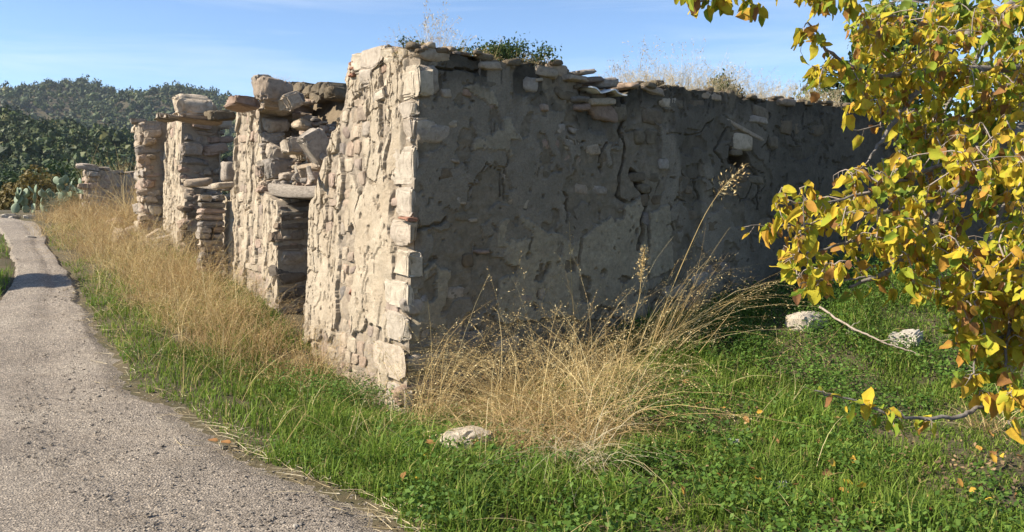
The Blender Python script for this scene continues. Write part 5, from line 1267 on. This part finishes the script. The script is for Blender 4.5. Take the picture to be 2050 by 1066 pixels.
for i, (C, r0, r1) in enumerate(LB):
    obj('branch', limb_mesh('branch', [(C, r0, r1)], M_bark, sides=7, sub=6, jit=.006, seed=i), mul)
nodes = np.concatenate([np.stack([np.interp(np.linspace(0, len(C) - 1, 14), np.arange(len(C)), C[:, k]) for k in range(3)], 1)[3:] for C, _, _ in LB])
rt = np.random.default_rng(12)
# zones of foliage in the picture: polygon, depth range, number of twigs, leaf size, 0 yellow / 1 green
zones = [
    ([(1350, -40), (1570, -40), (1570, 45), (1480, 30), (1370, 25)], (3.45, 3.75), 13, .062, 0),
    ([(1560, -40), (1720, -40), (1720, 20), (1570, 10)], (3.6, 4.0), 9, .062, 0),
    ([(1560, 395), (1700, 330), (1900, 250), (2080, 250), (2080, 600), (1900, 620), (1760, 570), (1600, 590), (1550, 500)], (3.3, 4.2), 290, .055, 0),
    ([(1700, 60), (1900, 0), (2080, 0), (2080, 260), (1850, 280), (1700, 220)], (3.8, 4.6), 240, .053, 0),
    ([(1900, 560), (2080, 560), (2080, 720), (1990, 740), (1920, 700)], (3.3, 3.8), 100, .056, 0),
    ([(1600, 60), (1700, 60), (1720, 260), (1670, 230), (1600, 130)], (3.7, 4.0), 8, .07, 0),
    ([(1680, -20), (1950, -30), (2100, -30), (2100, 330), (1850, 330), (1720, 180)], (4.5, 5.8), 250, .066, 1),
    ([(1750, 300), (2100, 250), (2100, 620), (1850, 620)], (4.1, 5.0), 120, .07, 1),
    ([(1900, 650), (2080, 650), (2080, 800), (1980, 800)], (3.3, 3.7), 10, .075, 0),
]
leaves = []   # (position, axis, normal, size, kind)
twigs = []
def hang(P, outd, size, kind):
    d = np.array([0, 0, -1.0]) * rt.uniform(.3, 1.2) + outd * rt.uniform(.1, .7) + rt.normal(0, .35, 3); d /= np.linalg.norm(d)
    nn = rt.normal(0, 1, 3) + np.array([-.35, -.35, .3]); nn -= d * (nn @ d); nn /= np.linalg.norm(nn)
    leaves.append((P, d, nn, size * rt.uniform(.4, 1.4), kind))
def twig(A, B, size, kind, n_):
    mid = (A + B) / 2 + rt.normal(0, .03, 3) + np.array([0, 0, .05]); twigs.append((np.array([A, mid, B]), .0042, .0014))
    ln = np.linalg.norm(B - A); dr = (B - A) / (ln + 1e-6)
    for t in np.linspace(.25, 1, n_) + rt.normal(0, .04, n_):
        t = min(max(t, 0), 1); P = A * (1 - t) ** 2 + 2 * mid * t * (1 - t) + B * t ** 2
        o_ = rt.normal(0, 1, 3); o_ -= dr * (o_ @ dr); o_ /= np.linalg.norm(o_); pe = P + o_ * .02 + np.array([0, 0, -.012]); twigs.append((np.array([P, pe]), .0012, .0009)); hang(pe, o_ * .6 + dr * .4, size, kind)
for poly, (y0, y1), n_, size, kind in zones:
    us = np.array(poly); k = 0
    while k < n_:
        u = rt.uniform(us[:, 0].min(), us[:, 0].max()); v = rt.uniform(us[:, 1].min(), us[:, 1].max())
        if not in_poly(np.array([u]), np.array([v]), poly)[0]: continue
        B = at(u, v, rt.uniform(y0, y1)) - TB; j = np.argmin(((nodes - B) ** 2).sum(1) + rt.random(len(nodes)) * .01); A = nodes[j]
        ln = np.linalg.norm(B - A)
        if ln > .75 and kind == 0: continue
        nodes = np.concatenate([nodes, [(A + B) / 2, B]]) if ln < .5 else nodes
        twig(A, B, size, kind, int(rt.integers(5, 9))); k += 1
for li, cnt in ((3, 18), (4, 30), (5, 14), (11, 10), (1, 22), (7, 14), (8, 18), (9, 22), (10, 16), (0, 20), (6, 12), (12, 12), (13, 14)):      # leaves straight on the thin branches
    C = LB[li][0]
    for _ in range(cnt):
        t = rt.uniform(len(C) * .45, len(C) - 1.001); i0 = int(t); P = C[i0] + (C[i0 + 1] - C[i0]) * (t - i0); o_ = rt.normal(0, 1, 3); o_ /= np.linalg.norm(o_)
        pe = P + o_ * .035 + np.array([0, 0, -.015]); twigs.append((np.array([P, pe]), .0015, .001)); hang(pe, o_, .062, 0)
tw = obj('twigs', limb_mesh('twigs', twigs, M_twig, sides=3, sub=2), mul); tag(tw, kind='stuff')
# heart-shaped leaf, folded along the midrib and curled
def leaf_shape(seed, fold, curl, twist, cols=(-1, -.5, 0, .5, 1), ws=(0.0, .30, .37, .32, .18, .0), ts=(-.02, .06, .28, .55, .82, 1.0)):
    V = []; r_ = np.random.default_rng(seed)
    for t, w in zip(ts, ws):
        for sx in cols:
            ww = w * (1 + .14 * r_.normal() * (abs(sx) == 1)); x = sx * ww * math.cos(fold); z = abs(sx) * ww * math.sin(fold) + curl * t * t * .5 + .05 * math.sin(t * 9 + sx * 2 + seed) * abs(sx); yy = t - (.10 if abs(sx) > .4 and t < .1 else 0)
            a = twist * t; V.append((x * math.cos(a) - z * math.sin(a), yy - .12 * curl ** 2 * t, x * math.sin(a) + z * math.cos(a)))
    return np.array(V), grid_faces(len(ts), len(cols))
LS = [leaf_shape(s, rt.uniform(.15, .95), rt.uniform(-1.1, 1.1), rt.uniform(-.8, .8)) for s in range(12)]
LSG = [leaf_shape(40 + s, rt.uniform(.15, .95), rt.uniform(-1, 1), rt.uniform(-.8, .8), (-1, 0, 1), (0.0, .33, .36, .2, .0), (-.02, .08, .42, .78, 1.0)) for s in range(12)]
LM = [mesh_np('leaf', v, f, M_leaf, True) for v, f in LS]
FL = [mesh_np('fallen_leaf', v, f, M_fallen, True) for v, f in LS]
leaves_y = [l for l in leaves if l[4] == 0]; leaves_g = [l for l in leaves if l[4] == 1]
cp = EYE - TB
leaves_y.sort(key=lambda l: np.linalg.norm(l[0] - cp) / l[3])
def vis(P):
    w = P + TB - EYE; c_ = math.cos(PITCH); s_ = math.sin(PITCH); zc = w[1] * c_ - w[2] * s_; return abs(w[0] / zc) < 1025 / F and abs((w[1] * s_ + w[2] * c_) / zc) < 533 / F
front = [l for l in leaves_y if vis(l[0])][:298]; fid = set(id(l) for l in front); rest = [l for l in leaves_y if id(l) not in fid]
print('leaves', len(leaves_y), len(leaves_g), 'front', len(front))
for P, d, nn, s, k in front:
    m4 = Matrix((Vector(np.cross(d, nn)), Vector(d), Vector(nn))).transposed() * s; m4 = m4.to_4x4(); m4.translation = Vector(P); obj('leaf', random.choice(LM), mul, mat4=m4)
def leaf_mass(name, ll, material, shapes):
    parts = []
    for i, (P, d, nn, s, k) in enumerate(ll):
        v, f = shapes[i % 12]; parts.append((P + s * (v[:, :1] * np.cross(d, nn) + v[:, 1:2] * d + v[:, 2:] * nn), f))
    V, Fc = join(parts); tag(obj(name, mesh_np(name, V, Fc, material, True), mul), kind='stuff')
leaf_mass('leaf_mass', rest, M_leaf_i, LS); leaf_mass('leaf_mass', leaves_g, M_leafg, LSG)

# ------------------------------------------------------------------ fallen leaves, twig, paper in the grass
for i in range(64):
    if i < 44: u, v = 1350 + 690 * rs.random(), 760 + 300 * rs.random() ** .8
    else: u, v = rs.choice([(1700, 930), (1760, 960), (1990, 930), (905, 940), (790, 1005), (1650, 960)]); u += rs.gauss(0, 45); v += rs.gauss(0, 18)
    g_ = ground(u, v); R = Matrix.Rotation(rs.uniform(0, 6.28), 3, 'Z') @ Matrix.Rotation(rs.gauss(0, .6), 3, 'X') @ Matrix.Rotation(rs.gauss(0, .6), 3, 'Y')
    m4 = (R * rs.uniform(.035, .065)).to_4x4(); m4.translation = Vector(g_ + np.array([0, 0, rs.uniform(.07, .12)]))
    tag(obj('fallen_leaf', rs.choice(FL), None, mat4=m4), 'fallen yellow brown leaf lying in the green grass', 'leaf', 'fallen leaves in the grass')
for u, v in ((432, 893), (458, 898)):
    g_ = ground(u, v); m4 = (Matrix.Rotation(1.0, 3, 'Z') * .075).to_4x4(); m4.translation = Vector(g_ + np.array([0, 0, .03])); tag(obj('fallen_leaf', FL[2], None, mat4=m4), 'brown leaf at the edge of the lane', 'leaf', 'leaves at the edge of the lane')
pts = [ground(1640, 648) + [0, 0, .16], ground(1700, 690) + [0, 0, .16], ground(1760, 712) + [0, 0, .13], ground(1840, 728) + [0, 0, .07]]
c = np.array(pts[0]); tag(obj('fallen_branch', limb_mesh('fallen_branch', [(np.array(pts) - c, .012, .006), (np.array([pts[1], pts[1] + np.array([.12, .06, .05])]) - c, .005, .002), (np.array([pts[2], pts[2] + np.array([.1, -.08, .04])]) - c, .005, .002)], M_twig, jit=.004), loc=tuple(c)), 'thin bare branch lying over the grass between the two pale rocks', 'branch')
for lb, u, v, s_ in (('crumpled white scrap of paper in the bright grass at lower right', 1560, 995, .045), ('small white paper scrap above the crumpled one in the grass', 1470, 905, .032)):
    g_ = ground(u, v) + np.array([0, 0, .07]); a = np.linspace(-1, 1, 9); X, Y_ = np.meshgrid(a, a * .7); Zp = .9 * (fbm(X * 1.7 + u, Y_ * 1.7, 3, 3) - .5)
    tag(obj('paper_scrap', mesh_np('paper_scrap', np.stack([X, Y_, Zp + .3 * Y_], -1).reshape(-1, 3) * s_, grid_faces(9, 9), M_paper), loc=tuple(g_)), lb, 'paper')

# ------------------------------------------------------------------ air
hz = bpy.data.materials.new('haze'); hz.use_nodes = True; n = hz.node_tree; n.nodes.clear()
pv = n.nodes.new('ShaderNodeVolumePrincipled'); pv.inputs['Color'].default_value = (.72, .82, .95, 1); pv.inputs['Density'].default_value = .00010; pv.inputs['Anisotropy'].default_value = .2
oo = n.nodes.new('ShaderNodeOutputMaterial'); n.links.new(pv.outputs[0], oo.inputs['Volume'])
v = np.array([[x, y, z] for x in (-3600, 3600) for y in (-2400, 4800) for z in (-44, 190)], float)
f = np.array([[0, 1, 3, 2], [4, 6, 7, 5], [0, 4, 5, 1], [2, 3, 7, 6], [0, 2, 6, 4], [1, 5, 7, 3]])
tag(obj('haze', mesh_np('haze', v, f, hz)), 'thin pale blue haze over the valley', 'haze', kind='stuff')
